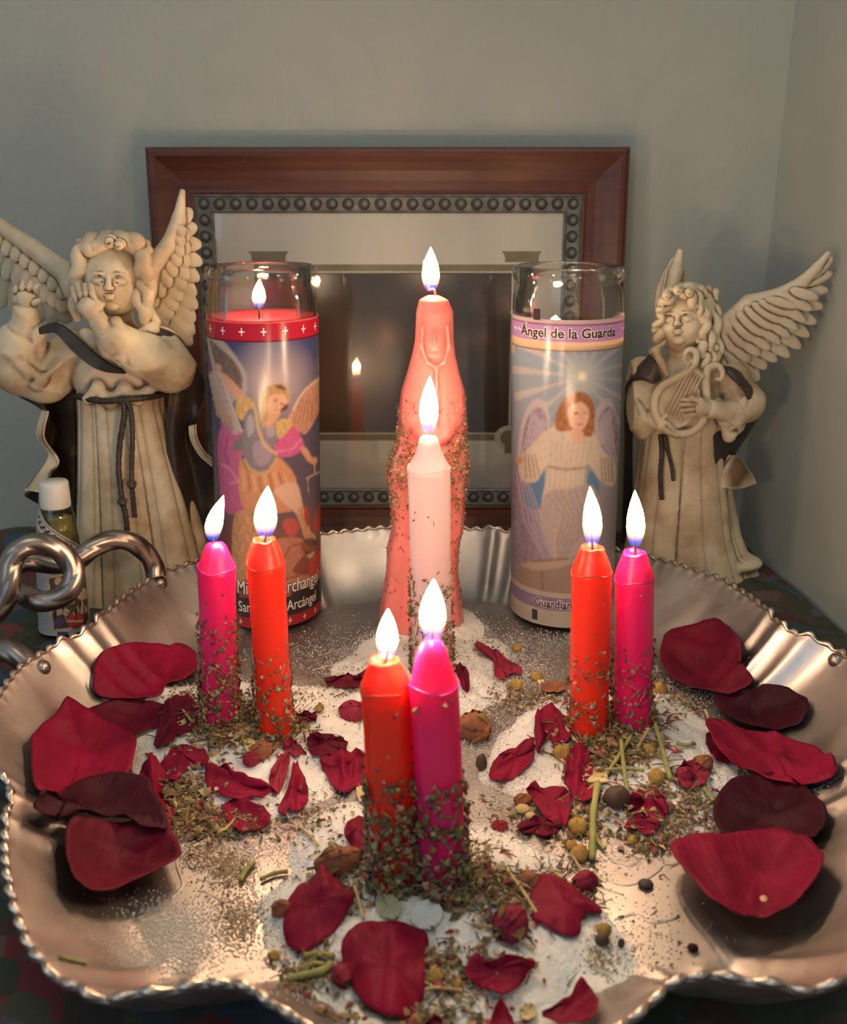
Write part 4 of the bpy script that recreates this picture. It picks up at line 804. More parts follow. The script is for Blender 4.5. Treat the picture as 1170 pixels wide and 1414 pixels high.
for i in range(5): p.line([(310 + i * 26, 1225 + 5 * (i % 2)), (328 + i * 26, 1220)], 6, (.62, .5, .42))
for i in range(22): p.line([(80 + (i % 3) * 2, 850 + i * 19), (140 + i % 4 * 3 + i * 1.5, 842 + i * 19)], 2.4, (.32, .35, .42))
for i in range(14): p.line([(234 + i * 6.4, 1312), (238 + i * 6.4, 1362)], 1.6 + (i % 3) * .5, (.06, .08, .16))
V, F = shell_vf(G, .012); mesh('paper_label', V, F, M['print'], bot, col=np.tile(p.C.reshape(-1, 3), (2, 1)))
# slanted neck band with scrolled lettering too small to read
a = np.linspace(-1.8, 1.8, 110); w_ = np.linspace(0, 1, 44); A, W_ = np.meshgrid(a, w_, indexing='ij'); zc = BT - 3.05 - A * .95; Z = zc + (W_ - .5) * 1.6
rr_ = br(Z) + .04; G = np.stack([oc[0] + rr_ * np.sin(A) + bl * Z, oc[1] - rr_ * np.cos(A), Z], -1)
Cc = np.zeros(A.shape + (3,)) + np.array((.66, .58, .52)); Cc[(W_ > .90) & (W_ < .95)] = (.08, .05, .04); Cc[(W_ > .08) & (W_ < .13)] = (.12, .08, .06); k_ = (W_ > .55) & (W_ < .86) & (abs(A) < 1.0); Cc[k_ & (np.sin(A * 34) * np.sin(W_ * 30 + A * 9) > -.15)] = (.05, .035, .03); Cc[(W_ > .25) & (W_ < .42) & (abs(A) < .9) & (np.sin(A * 40 + 3 * np.sin(A * 13)) + np.sin(W_ * 44) > .7)] = (.07, .05, .05)
V, F = shell_vf(G, .012); mesh('neck_label', V, F, M['print'], bot, col=np.tile(Cc.reshape(-1, 3), (2, 1)))
# ================================================================== resin angel figurines
def arcpts(f, n): return [f(i / (n - 1)) for i in range(n)]
def face(s, P, c, r, yaw, tilt, lift=0):
    """a child's face on the head ellipsoid; local frame: R right, U up, Fw towards the viewer"""
    Fw = norm(np.array((sin(yaw), -cos(yaw), lift))); R = norm(np.cross(Fw, (0, 0, 1))); R = -R if R[0] < 0 else R; U = norm(np.cross(R, Fw)); U = U if U[2] > 0 else -U
    R, U = R * cos(tilt) + U * sin(tilt), U * cos(tilt) - R * sin(tilt); ax = (R, Fw, U); c = np.array(c)
    L = lambda x, y, z: c + R * x * r + U * z * r + Fw * y * r
    s.ell(c, (r * .92, r * .90, r * 1.10), .2, ax)
    s.ell(L(0, .30, -.38), (r * .66, r * .58, r * .56), .3, ax)                         # jaw
    for q in (-1, 1):
        s.ell(L(.40 * q, .58, -.34), (r * .30, r * .24, r * .27), .26, ax)                # cheeks
        s.ell(L(.33 * q, .99, .08), (r * .20, r * .10, r * .08), .22, ax, sub=True)       # sockets
        s.ell(L(.33 * q, .78, .0), (r * .15, r * .11, r * .07), .14, ax)                # closed lids
        s.chain([L((.33 + dx) * q, .915 - abs(dx) * .5, .0 - .05 * cos(dx * 9)) for dx in (-.16, -.08, 0, .08, .16)], r * .017, .012, sub=True)   # lash line
        s.chain([L((.33 + dx) * q, .92 - abs(dx) * .45, .20 + .04 * cos(dx * 7)) for dx in (-.18, -.06, .06, .18)], .035 * r, .07)
        s.ell(L(.92 * q, .05, -.02), (r * .10, r * .12, r * .18), .05, ax)                # ears
    s.cap(L(0, .86, .10), L(0, 1.02, -.16), .06 * r, .105 * r, .10); s.ell(L(.09, .96, -.19), (.07 * r,) * 3, .05); s.ell(L(-.09, .96, -.19), (.07 * r,) * 3, .05)
    s.ell(L(0, .90, -.43), (r * .16, r * .09, r * .05), .06, ax); s.ell(L(0, .88, -.51), (r * .13, r * .09, r * .05), .06, ax)
    s.cap(L(-.12, .98, -.47), L(.12, .98, -.47), .022 * r, .022 * r, .02, sub=True)      # parted lips
    s.ell(L(0, .72, -.80), (r * .18, r * .13, r * .13), .22, ax)                          # chin
    return L, R, U, Fw
def hand(s, wrist, palm, tips, r, thumb, spread=None):
    """palm with four separate bent fingers and a thumb from its side"""
    w = np.array(wrist); p = np.array(palm); s.cap(w, p, r * .62, r * .85, .12); d = norm(p - w)
    t = [np.array(q) for q in tips]; sd = norm(t[-1] - t[0])
    s.cap(p - sd * r * .55, p + sd * r * .55, r * .52, r * .5, .12)
    for i, q in enumerate(t):
        b = p + sd * r * (-.72 + .48 * i) + d * r * .35; m = (b + q) / 2 + np.array((0, -1, .25)) * r * .28
        s.cap(b, m, r * .25, r * .23, .035); s.cap(m, q, r * .23, r * .17, .03)
    b = p - d * r * .35 + (np.array(thumb) - p) * .35; s.cap(b, (b + np.array(thumb)) / 2 + np.array((0, -.1, 0)) * r, r * .30, r * .26, .06); s.cap((b + np.array(thumb)) / 2 + np.array((0, -.1, 0)) * r, thumb, r * .26, r * .20, .04)
def curls(s, start, end, n, amp, r, out, ph=0, k=.05, turns=2.5):
    a = np.array(start, float); b = np.array(end, float); d = norm(b - a); o1 = norm(np.array(out, float)); o2 = norm(np.cross(d, o1)); P = []
    for i in range(n):
        t_ = i / (n - 1); q = 2 * pi * turns * t_ + ph; P.append(a + (b - a) * t_ + o2 * amp * sin(q) + o1 * (amp * .5 * cos(q) + amp * .9 * sin(pi * t_)))
    s.chain(P, [r * (.75 + .5 * sin(pi * min(1, .2 + i / n))) for i in range(n)], k)
def feather_wing(name, parent, feathers, lo, hi, h=.055, th=.16, mat_='resin2', bone=()):
    """feathers: (root, tip, width, depth offset); every feather is a long oval lying in the wing plane"""
    s = Sculpt(lo, hi, h)
    for P_, R_, k in bone: s.chain([np.array(q) for q in P_], R_, k)
    for a, b, w in feathers:
        a = np.array(a); b = np.array(b); d = norm(b - a); L = np.linalg.norm(b - a); nrm_ = norm(np.array((0.12, -1, .1)) - d * np.dot((0.12, -1, .1), d)); sd = np.cross(d, nrm_)
        s.ell((a + b) / 2, (L / 2 * 1.05, th, w / 2 * 1.12), .07, (d, nrm_, sd)); s.cap(a + (b - a) * .15 + nrm_ * th * .75, b - (b - a) * .12 + nrm_ * th * .35, .035, .02, .03)
    return s.build(name, M[mat_], parent)
def lerp(P, t_):
    P = np.array(P, float); q = t_ * (len(P) - 1); i = min(int(q), len(P) - 2); return P[i] + (P[i + 1] - P[i]) * (q - i)
def rope(name, P, r, parent, m):
    P = spline(P, 8); V, F = tube_vf(P, r, 14, twist=(2, .5, 9.0)); return mesh(name, V, F, m, parent)
# ------------------------------------------------------------------ the praying angel on the left
AY = 56.0
def A(u, v, dy=0.): return at(u, v, AY + dy)
ab = (-17.2, AY, ZT); an = thing('angel_figurine', ab, 'larger ivory angel figurine with raised hand and brown cloak, beside the picture frame', 'figurine')
s = Sculpt((-26.6, 51.2, ZT - .1), (-12.4, 59.4, 21.8), .065)
zb_ = A(165, 549)[2]; xb_ = A(165, 549)[0]
def robe(X, Y, Z):
    t_ = np.clip((zb_ - Z) / (zb_ - ZT), 0, 1); cx = xb_ + (-17.0 - xb_) * t_; rx = 2.35 + 1.95 * t_ ** 1.1; ry = 1.75 + 1.25 * t_; dx = (X - cx) / rx; dy = (Y - AY) / ry
    a = np.arctan2(dy, dx); q = np.sqrt(dx * dx + dy * dy); fo = 1 + (.05 + .10 * t_) * (np.abs(np.sin(3.5 * a + .6 + .5 * t_)) ** .7 - .5) + .030 * np.abs(np.sin(8 * a + 1.5 * t_ + .8))
    return np.maximum((q - fo) * np.minimum(rx, ry) * .9, np.maximum(Z - zb_ - .1, ZT - Z))
s.fn((-23.4, 51.3, ZT - .05), (-12.5, 59.3, zb_ + .4), robe, .2)
s.ell(A(165, 512), (2.75, 1.9, 2.5), .4); s.ell(A(163, 478), (2.6, 1.5, 1.3), .5)
s.chain([A(120, 552, -1.9), A(135, 535, -2.0), A(150, 553, -2.0), A(170, 538, -2.05), A(190, 552, -1.95), A(210, 536, -1.7)], .22, .5)
s.cap(A(160, 460), A(158, 428, -.2), 1.15, .95, .3)                                 # neck
# raised arm: upper arm, sleeve bag, forearm
s.chain([A(100, 486, .0), A(62, 520, -.4), A(28, 508, -.8), A(26, 478, -1.0)], [1.35, 1.45, 1.45, 1.3], .35)
s.chain([A(8, 470, -1.1), A(30, 452, -1.3), A(52, 462, -1.2), A(58, 500, -1.0)], [.45, .48, .45, .4], .25); s.ell(A(30, 456, -1.2), (.75, .7, .35), .1, sub=True)
s.cap(A(32, 470, -1.1), A(36, 432, -1.3), .78, .66, .15)
for a_, b_ in (((20, 500), (60, 524)), ((12, 486), (40, 514)), ((84, 500), (50, 534))): s.cap(A(*a_, -2.1), A(*b_, -2.0), .10, .16, .3)
# folded arm
s.chain([A(222, 482, -.3), A(236, 508, -1.2), A(200, 492, -2.3), A(163, 470, -3.0)], [1.25, 1.3, 1.2, 1.0], .3)
s.chain([A(140, 460, -3.1), A(150, 486, -3.2), A(168, 492, -3.3), A(176, 480, -3.2), A(160, 446, -3.2)], [.34, .42, .42, .36, .34], .2)
s.cap(A(158, 468, -3.1), A(138, 446, -3.3), .66, .52, .15)
for i in range(4): s.cap(A(236 - i * 18, 488 + i * 5, -2.2 - i * .3), A(206 - i * 14, 512 - i * 4, -2.9 - i * .2), .08, .13, .2, sub=i % 2 == 1)
s.chain([A(118, 462, -1.7), A(135, 474, -2.0), A(160, 478, -2.0), A(190, 466, -1.8), A(212, 450, -1.2)], .32, .35)       # collar
s.wrinkle(.12, 1.5, 1.9, zb_)
hand(s, A(36, 432, -1.3), A(37, 412, -1.3), [A(22, 396, -1.5), A(32, 390, -1.55), A(43, 390, -1.55), A(53, 394, -1.5)], .72, A(54, 415, -1.6))
hand(s, A(138, 446, -3.3), A(124, 424, -3.2), [A(100, 398, -2.6), A(108, 394, -2.7), A(117, 393, -2.8), A(126, 394, -2.9)], .70, A(142, 420, -3.2))
hc = A(158, 385, -1.0); face(s, None, hc, 1.74, .10, -.04)
s.build('body', M['resin'], an)
s = Sculpt(hc - [3.1, 2.4, 3.6], hc + [3.3, 2.6, 3.0], .05)
s.ell(hc + [0.05, .75, .35], (1.95, 1.65, 2.0), .2); s.ell(hc + [0, -.75, -.25], (1.42, 1.6, 1.72), .12, sub=True)
for i, (u1, v1, u2, v2, ph) in enumerate([(150, 334, 106, 350, 0), (152, 332, 116, 338, 1), (165, 331, 205, 348, 2), (160, 330, 196, 336, 3), (112, 345, 104, 400, 1), (105, 355, 112, 425, 3), (200, 350, 204, 400, 0), (195, 345, 199, 392, 2), (204, 372, 206, 428, 1), (196, 392, 214, 448, 2.5), (190, 405, 206, 452, .5), (110, 392, 104, 440, 2), (118, 340, 140, 326, 0), (180, 328, 200, 345, 1.4)]):
    curls(s, A(u1, v1, -1.9), A(u2, v2, -1.6 + (v2 > 400) * .6), 18, .13, .24, (0, -1, .1), ph, .2, 1.4)
for u, v, r_ in ((152, 334, .32), (165, 338, .24)):
    P_ = [A(u, v, -2.45) + np.array((r_ * (1 - t_ * .7) * cos(6.28 * t_ * 1.4), -.25 * t_, r_ * (1 - t_ * .7) * sin(6.28 * t_ * 1.4))) for t_ in np.linspace(0, 1, 14)]; s.chain(P_, .13, .03)
for i in range(9): curls(s, A(110 + i * 11, 336 - 12 * sin(i / 8 * 3.14), -.6), A(102 + i * 12.4, 410, 1.2), 14, .14, .24, (0, 1, .3), i, .12, 1.8)
s.build('hair', M['resin'], an)
# wings
tipb, R1 = [], [(204, 372), (236, 338), (247, 300), (252, 266)]
low = [(246, 478), (268, 476), (266, 452), (272, 430), (270, 408), (276, 382), (281, 352), (274, 318), (264, 288)]
fe = []
for i in range(11): t_ = i / 10; fe.append((A(*lerp([(208, 405), (220, 385), (238, 350), (248, 310)], t_), 1.8), A(*lerp(low, t_), 2.0), 1.15 - .45 * t_))
for i in range(9): t_ = i / 8; fe.append((A(*lerp([(206, 395), (218, 372), (236, 345), (246, 315)], t_), 1.55), A(*lerp([(228, 452), (250, 420), (262, 380), (262, 330)], t_), 1.6), .95 - .3 * t_))
for i in range(8): t_ = i / 7; fe.append((A(*lerp([(206, 380), (234, 342), (245, 310)], t_), 1.35), A(*lerp([(214, 425), (238, 392), (252, 358), (255, 326)], t_), 1.3), .72 - .2 * t_))
feather_wing('wing', an, fe, A(190, 500, .6) + [0, 0, -.6], A(292, 250, 3.2) + [0, 0, .5], bone=[([A(200, 400, 1.2), A(208, 372, 1.4), A(234, 340, 1.5), A(247, 303, 1.6), A(252, 265, 1.7)], [.75, .62, .5, .38, .16], .15)])
low = [(88, 446), (66, 448), (44, 442), (22, 434), (0, 425), (-26, 410), (-50, 385), (-70, 350), (-74, 318)]
fe = []
for i in range(11): t_ = i / 10; fe.append((A(*lerp([(98, 392), (50, 350), (-6, 318), (-46, 290)], t_), 1.8), A(*lerp(low, t_), 2.2), 1.2 - .35 * t_))
for i in range(9): t_ = i / 8; fe.append((A(*lerp([(98, 386), (50, 345), (0, 316)], t_), 1.55), A(*lerp([(84, 432), (50, 412), (16, 392), (-24, 370)], t_), 1.6), .95 - .2 * t_))
for i in range(8): t_ = i / 7; fe.append((A(*lerp([(98, 382), (50, 342), (4, 315)], t_), 1.35), A(*lerp([(82, 412), (52, 386), (22, 364), (-8, 346)], t_), 1.3), .75 - .15 * t_))
feather_wing('wing', an, fe, A(-90, 470, 3.4) + [-.5, -2.8, -.6], A(112, 262, .6) + [0, 2.8, .9], bone=[([A(104, 402, 1.2), A(92, 378, 1.4), A(44, 342, 1.5), A(0, 313, 1.6), A(-46, 284, 1.7)], [.7, .6, .52, .45, .25], .15)])
# cloak: band over the shoulder, hanging wavy sides
def strip(nm, rows, m, th=.16, n=6): V, F = sheet([[np.array(q) for q in r] for r in rows], n, th); return mesh(nm, V, F, m, an_cur)
an_cur = an
strip('cloak', [[A(56, 452, -1.5), A(80, 446, -1.9), A(104, 462, -2.2), A(132, 488, -2.75), A(152, 502, -2.9), A(175, 513, -2.8)], [A(52, 463, -1.5), A(76, 460, -2.0), A(98, 482, -2.35), A(124, 504, -2.8), A(146, 513, -2.85), A(172, 514, -2.7)]], M['cloak'], .22)
strip('cloak', [[A(18, 526, .2), A(50, 534, .4), A(80, 530, .2), A(104, 526, -.4)], [A(26, 545, -.4), A(58, 556, .9), A(84, 556, .2), A(104, 556, -.5)], [A(62, 566, -.6), A(74, 585, .9), A(90, 590, .3), A(106, 590, -.6)], [A(54, 602, -.8), A(70, 618, 1.0), A(88, 622, .3), A(106, 625, -.6)], [A(72, 630, -.9), A(82, 648, .8), A(94, 655, .3), A(106, 660, -.6)], [A(52, 668, -.9), A(74, 675, .9), A(92, 688, .4), A(104, 700, -.5)], [A(34, 684, -.8), A(60, 700, .8), A(86, 715, .5), A(104, 738, -.4)]], M['cloak'], .18)
strip('cloak_lining', [[A(60, 566, -.85), A(66, 568, -1.1)], [A(52, 602, -1.1), A(60, 604, -1.35)], [A(68, 628, -1.2), A(80, 636, -1.5)], [A(48, 660, -1.2), A(70, 654, -1.5)], [A(34, 676, -1.1), A(60, 680, -1.4)]], M['resin'], .18)
strip('cloak', [[A(200, 456, -1.2), A(222, 454, -.9), A(246, 466, -.4), A(262, 490, .4)], [A(206, 462, -1.35), A(240, 474, -1.0), A(262, 496, -.4), A(280, 524, .5)], [A(243, 500, -.9), A(250, 516, -1.1), A(266, 534, -.3), A(279, 556, .5)], [A(236, 545, -.9), A(244, 560, -1.0), A(258, 572, .2), A(268, 586, -.4)], [A(230, 590, -.9), A(240, 600, -.9), A(256, 606, .3), A(266, 612, -.5)], [A(232, 640, -.9), A(246, 650, -.8), A(266, 645, .4), A(290, 640, -.3)], [A(240, 690, -1.0), A(252, 700, -.8), A(276, 694, .4), A(300, 690, .0)], [A(250, 740, -1.2), A(262, 750, -.8), A(286, 746, .4), A(304, 740, .0)], [A(256, 790, -1.4), A(270, 796, -.9), A(292, 792, .3), A(308, 786, .0)]], M['cloak'], .18)
strip('cloak_lining', [[A(262, 588, -.7), A(270, 586, -.9)], [A(264, 606, -.8), A(272, 606, -1.0)], [A(276, 628, -.7), A(282, 624, -.9)], [A(294, 644, -.6), A(296, 636, -.8)]], M['resin'], .16)
rope('rope_belt', [A(107, 547, -1.0), A(122, 551, -2.0), A(145, 554, -2.5), A(168, 552, -2.6), A(195, 550, -2.3), A(214, 547, -1.6), A(224, 544, -.8)], .17, an, M['rope'])
rope('rope_belt', [A(168, 552, -2.6), A(172, 570, -2.7), A(166, 610, -2.8), A(164, 650, -2.95), A(169, 690, -3.1), A(174, 715, -3.2), A(176, 738, -3.2)], .15, an, M['rope'])
rope('rope_belt', [A(172, 552, -2.6), A(180, 565, -2.7), A(183, 600, -2.8), A(182, 640, -2.95), A(182, 668, -3.1), A(184, 690, -3.15), A(186, 714, -3.2)], .13, an, M['rope'])
for u, v, d_ in ((169, 692, -3.25), (182, 668, -3.2)):
    c_ = A(u, v, d_); s = Sculpt(c_ - .5, c_ + .5, .04)
    for a_ in (0, 1.2, 2.4): s.chain([c_ + np.array((.2 * cos(q) * cos(a_), .17 * sin(q) - .03, .22 * cos(q) * sin(a_) + .1 * sin(q))) for q in np.linspace(0, 6.28, 12)], .085, .02)
    s.build('knot', M['rope'], an)
# ------------------------------------------------------------------ the lyre angel on the right
BY = 59.5
def B_(u, v, dy=0.): return at(u, v, BY + dy)
bn = thing('angel_figurine', (17.4, BY, ZT), 'smaller ivory angel figurine playing a lyre, by the right wall corner', 'figurine')
s = Sculpt((12.6, 55.2, ZT - .1), (22.9, 62.6, 18.6), .06)
zt_ = B_(930, 560)[2]; zt0 = B_(930, 610)[2]
def robe2(X, Y, Z):
    t_ = np.clip((zt_ - Z) / (zt_ - ZT), 0, 1); l_ = 13.85 - .75 * t_ ** 1.5; r_ = np.interp(t_, [0, .25, .5, .75, .95, 1], [18.7, 18.9, 19.5, 20.2, 21.2, 21.6]); cx = (l_ + r_) / 2; rx = (r_ - l_) / 2; ry = 1.7 + 1.0 * t_
    dx = (X - cx) / rx; dy = (Y - BY) / ry; a = np.arctan2(dy, dx); q = np.sqrt(dx * dx + dy * dy); fo = 1 + (.04 + .10 * t_) * (np.abs(np.sin(2.5 * a + 1.1 + .6 * t_)) ** .7 - .5) + .03 * np.abs(np.sin(7 * a + .5 * t_))
    return np.maximum((q - fo) * np.minimum(rx, ry) * .9, np.maximum(Z - zt_, ZT - Z))
s.fn((12.7, 55.3, ZT - .05), (22.8, 62.5, zt_ + .3), robe2, .2)
s.ell(B_(940, 545), (2.75, 1.7, 2.6), .4); s.cap(B_(944, 505, -.1), B_(944, 478, -.3), 1.0, .85, .4)
s.ell(B_(1018, 776, -.6), (1.6, 1.3, .5), .3)
# collar points
s.chain([B_(905, 484, -1.5), B_(912, 500, -1.8), B_(922, 520, -1.9)], [.22, .2, .12], .15); s.chain([B_(900, 486, -1.3), B_(908, 484, -1.6)], .16, .1)
# arms
s.chain([B_(888, 520, -.3), B_(876, 560, -.9), B_(890, 582, -1.7)], [1.2, 1.15, .85], .3); s.chain([B_(876, 590, -1.3), B_(888, 598, -1.8), B_(902, 588, -2.1)], [.3, .34, .3], .2)
s.cap(B_(890, 582, -1.8), B_(906, 580, -2.5), .62, .55, .15); pass
s.chain([B_(1010, 528, -.2), B_(1028, 556, -.9), B_(1012, 572, -1.8)], [1.2, 1.15, .9], .3); s.chain([B_(992, 556, -2.2), B_(1000, 580, -2.2), B_(1007, 602, -1.9), B_(1018, 588, -1.6), B_(1026, 566, -1.4)], [.35, .38, .34, .38, .4], .25)
s.cap(B_(1008, 568, -2.1), B_(982, 565, -3.0), .66, .52, .15); pass
for a_, b_ in (((1030, 548), (1010, 590)), ((1022, 590), (1004, 574)), ((876, 545), (890, 575))): s.cap(B_(*a_, -2.1), B_(*b_, -2.3), .07, .12, .25)
s.wrinkle(.10, 1.7, 2.1, zt_ - 1.5, 1.)
hand(s, B_(904, 580, -2.5), B_(914, 586, -2.9), [B_(930, 590, -3.1), B_(934, 595, -3.1), B_(936, 600, -3.0), B_(934, 605, -2.8)], .5, B_(922, 572, -3.1))
hand(s, B_(982, 565, -3.0), B_(967, 562, -3.3), [B_(942, 552, -3.45), B_(939, 559, -3.5), B_(941, 567, -3.5), B_(946, 574, -3.4)], .56, B_(955, 548, -3.5))
hb = B_(941, 444, -.6); face(s, None, hb, 1.56, -.42, .12, .22)
s.build('body', M['resin'], bn)
s = Sculpt(hb - [3.0, 2.4, 4.2], hb + [4.2, 2.8, 3.0], .05)
s.ell(hb + [.45, .75, .35], (1.85, 1.6, 1.9), .2); s.ell(hb + [-.35, -.72, -.2], (1.28, 1.45, 1.55), .12, sub=True)
for u1, v1, u2, v2, d1, d2, ph in ((930, 402, 908, 428, -1.6, -1.8, 0), (925, 405, 906, 450, -1.3, -1.6, 1), (908, 455, 912, 480, -1.4, -1.5, 2), (945, 402, 968, 432, -1.7, -1.8, 1), (958, 404, 978, 450, -1.5, -1.6, 3), (972, 430, 972, 480, -1.6, -1.7, 0), (975, 450, 985, 505, -1.5, -1.6, 1), (985, 430, 994, 500, -.8, -.9, 2), (978, 410, 1000, 470, -.4, -.3, .5), (996, 440, 1002, 506, .1, .2, 2.5), (966, 470, 976, 508, -1.7, -1.8, 3), (940, 398, 975, 404, -1.4, -1.0, 1), (988, 480, 980, 512, -1.2, -1.4, 0)):
    curls(s, B_(u1, v1, d1), B_(u2, v2, d2), 16, .15, .21, (0.1, -1, .1), ph, .09, 2.0)
for i in range(9): curls(s, B_(920 + i * 8, 404 - 8 * sin(i / 8 * 3.14), -.2), B_(925 + i * 9, 505 - (i < 3) * 30, 1.2 - i * .05), 16, .17, .24, (.2, 1, .2), i, .06, 2.6)
for u, v, r_ in ((920, 408, .22), (936, 401, .24), (952, 404, .22)):
    s.chain([B_(u, v, -2.0) + np.array((r_ * (1 - t_ * .7) * cos(6.28 * t_ * 1.4), -.2 * t_, r_ * (1 - t_ * .7) * sin(6.28 * t_ * 1.4))) for t_ in np.linspace(0, 1, 14)], .11, .03)
s.build('hair', M['resin'], bn)
low = [(1034, 540), (1050, 522), (1062, 500), (1084, 496), (1104, 482), (1118, 462), (1130, 440), (1140, 412), (1149, 382), (1150, 356)]; fe = []
for i in range(12): t_ = i / 11; fe.append((B_(*lerp([(998, 470), (1006, 452), (1030, 430), (1060, 416), (1092, 402), (1118, 384)], t_), -.2 - 1.2 * t_), B_(*lerp(low, t_), .1 - 1.4 * t_), 1.1 - .5 * t_))
for i in range(10): t_ = i / 9; fe.append((B_(*lerp([(998, 464), (1008, 444), (1034, 424), (1064, 412), (1092, 400)], t_), -.45 - 1.1 * t_), B_(*lerp([(1020, 508), (1052, 488), (1084, 470), (1110, 448), (1130, 412)], t_), -.3 - 1.2 * t_), .85 - .3 * t_))
for i in range(8): t_ = i / 7; fe.append((B_(*lerp([(1000, 456), (1012, 436), (1036, 420), (1058, 412)], t_), -.6 - .9 * t_), B_(*lerp([(1014, 486), (1044, 468), (1074, 448), (1102, 424)], t_), -.55 - .9 * t_), .62 - .15 * t_))
feather_wing('wing', bn, fe, B_(990, 560, -2.6) + [0, 0, -.4], B_(1160, 338, 1.2) + [.0, 0, .6], bone=[([B_(998, 470, 0), B_(1004, 448, -.3), B_(1034, 419, -.6), B_(1078, 407, -1.0), B_(1108, 390, -1.2), B_(1128, 370, -1.4), B_(1144, 350, -1.5)], [.6, .58, .5, .42, .36, .27, .15], .15)])
fe = [(B_(925, 440, 1.8), B_(938, 350, 1.8), .9), (B_(920, 440, 1.9), B_(930, 358, 2.0), .8), (B_(915, 440, 2.0), B_(922, 372, 2.1), .8), (B_(912, 450, 2.0), B_(914, 388, 2.1), .7), (B_(932, 450, 1.7), B_(944, 372, 1.8), .6)]
feather_wing('wing', bn, fe, B_(900, 470, 1.0), B_(955, 335, 3.4), bone=[([B_(930, 470, 1.2), B_(926, 420, 1.6), B_(934, 375, 1.7), B_(939, 348, 1.7)], [.6, .5, .4, .2], .15)])
an_cur = bn
strip('cloak', [[B_(898, 490, -1.35), B_(884, 504, -1.2), B_(870, 524, -.7), B_(864, 545, .0)], [B_(906, 500, -1.9), B_(896, 516, -1.9), B_(880, 520, -1.6), B_(866, 530, -.8)], [B_(914, 524, -1.95), B_(904, 530, -2.0), B_(896, 526, -1.9), B_(888, 520, -1.8)]], M['cloak'], .16)
strip('cloak', [[B_(870, 520, .3), B_(864, 560, .4), B_(864, 610, .5), B_(862, 680, .5), B_(860, 750, .6)], [B_(878, 520, .9), B_(874, 560, 1.0), B_(872, 610, 1.2), B_(872, 680, 1.4), B_(870, 750, 1.6)]], M['cloak'], .2)
strip('cloak', [[B_(996, 506, -1.3), B_(1010, 508, -1.4), B_(1026, 518, -.9), B_(1036, 532, .2)], [B_(1006, 518, -1.9), B_(1024, 524, -2.0), B_(1044, 546, -1.2), B_(1050, 562, .4)], [B_(1030, 544, -2.1), B_(1038, 556, -1.8), B_(1048, 566, -.9), B_(1050, 570, .4)], [B_(1024, 585, -1.2), B_(1030, 588, -1.0), B_(1034, 594, -.5), B_(1032, 600, .4)], [B_(985, 600, -1.6), B_(1000, 608, -1.4), B_(1014, 616, -.8), B_(1016, 624, .2)], [B_(982, 640, -1.7), B_(988, 644, -1.6), B_(996, 650, -.8), B_(1000, 656, .2)], [B_(986, 680, -1.8), B_(988, 682, -1.7), B_(990, 684, -.9), B_(990, 688, .2)]], M['cloak'], .16)
strip('cloak_lining', [[B_(1008, 628, -1.0), B_(1016, 630, -.6), B_(1020, 634, .2)], [B_(996, 655, -1.3), B_(1022, 648, -1.4), B_(1036, 656, .0)], [B_(992, 672, -1.4), B_(1016, 674, -1.6), B_(1042, 668, -.2)]], M['resin'], .3)
rope('rope_belt', [B_(912, 600, -2.1), B_(914, 625, -2.2), B_(912, 655, -2.3), B_(914, 690, -2.45)], .13, bn, M['rope']); rope('rope_belt', [B_(918, 600, -2.1), B_(922, 622, -2.25), B_(928, 646, -2.4), B_(930, 664, -2.5)], .11, bn, M['rope'])
# lyre
V0 = MB()
def ly(P_, R_, n=10): V0.add(*tube_vf(spline([B_(*q) for q in P_], 5), np.interp(np.linspace(0, 1, (len(P_) - 1) * 5 + 1), np.linspace(0, 1, len(R_)), R_), n))
ly([(957, 498, -2.6), (949, 502, -2.6), (945, 494, -2.6), (949, 484, -2.6), (958, 484, -2.6), (962, 493, -2.6), (956, 508, -2.65), (936, 522, -2.75), (914, 534, -2.85), (904, 552, -2.95), (906, 574, -3.0), (918, 592, -3.0), (938, 600, -2.9)], [.10, .14, .2, .24, .26, .26])
ly([(988, 522, -2.2), (995, 524, -2.2), (998, 514, -2.2), (991, 505, -2.2), (979, 508, -2.25), (975, 522, -2.35), (976, 542, -2.5), (976, 560, -2.65), (970, 582, -2.8), (956, 596, -2.85), (938, 600, -2.9)], [.10, .16, .22, .24, .25, .26])
ly([(952, 507, -2.75), (962, 514, -2.65), (972, 521, -2.5)], [.15, .15])
V0.build('lyre_frame', M['resin'], bn)
st_ = MB()
for i in range(6): f_ = i / 5; st_.add(*tube_vf([B_(953 + 18 * f_, 500 + 15 * f_, -2.8 + .2 * f_), B_(918 + 22 * f_, 566 + 18 * f_, -3.05 + .15 * f_)], .055, 6))
st_.build('lyre_strings', M['resin'], bn); V, F = sheet([[B_(912, 540, -2.65), B_(930, 528, -2.6), B_(950, 516, -2.5)], [B_(908, 566, -2.8), B_(934, 556, -2.7), B_(966, 540, -2.45)], [B_(918, 588, -2.8), B_(940, 590, -2.75), B_(964, 572, -2.6)]], 5, .12); mesh('lyre_body', V, F, M['resin'], bn)
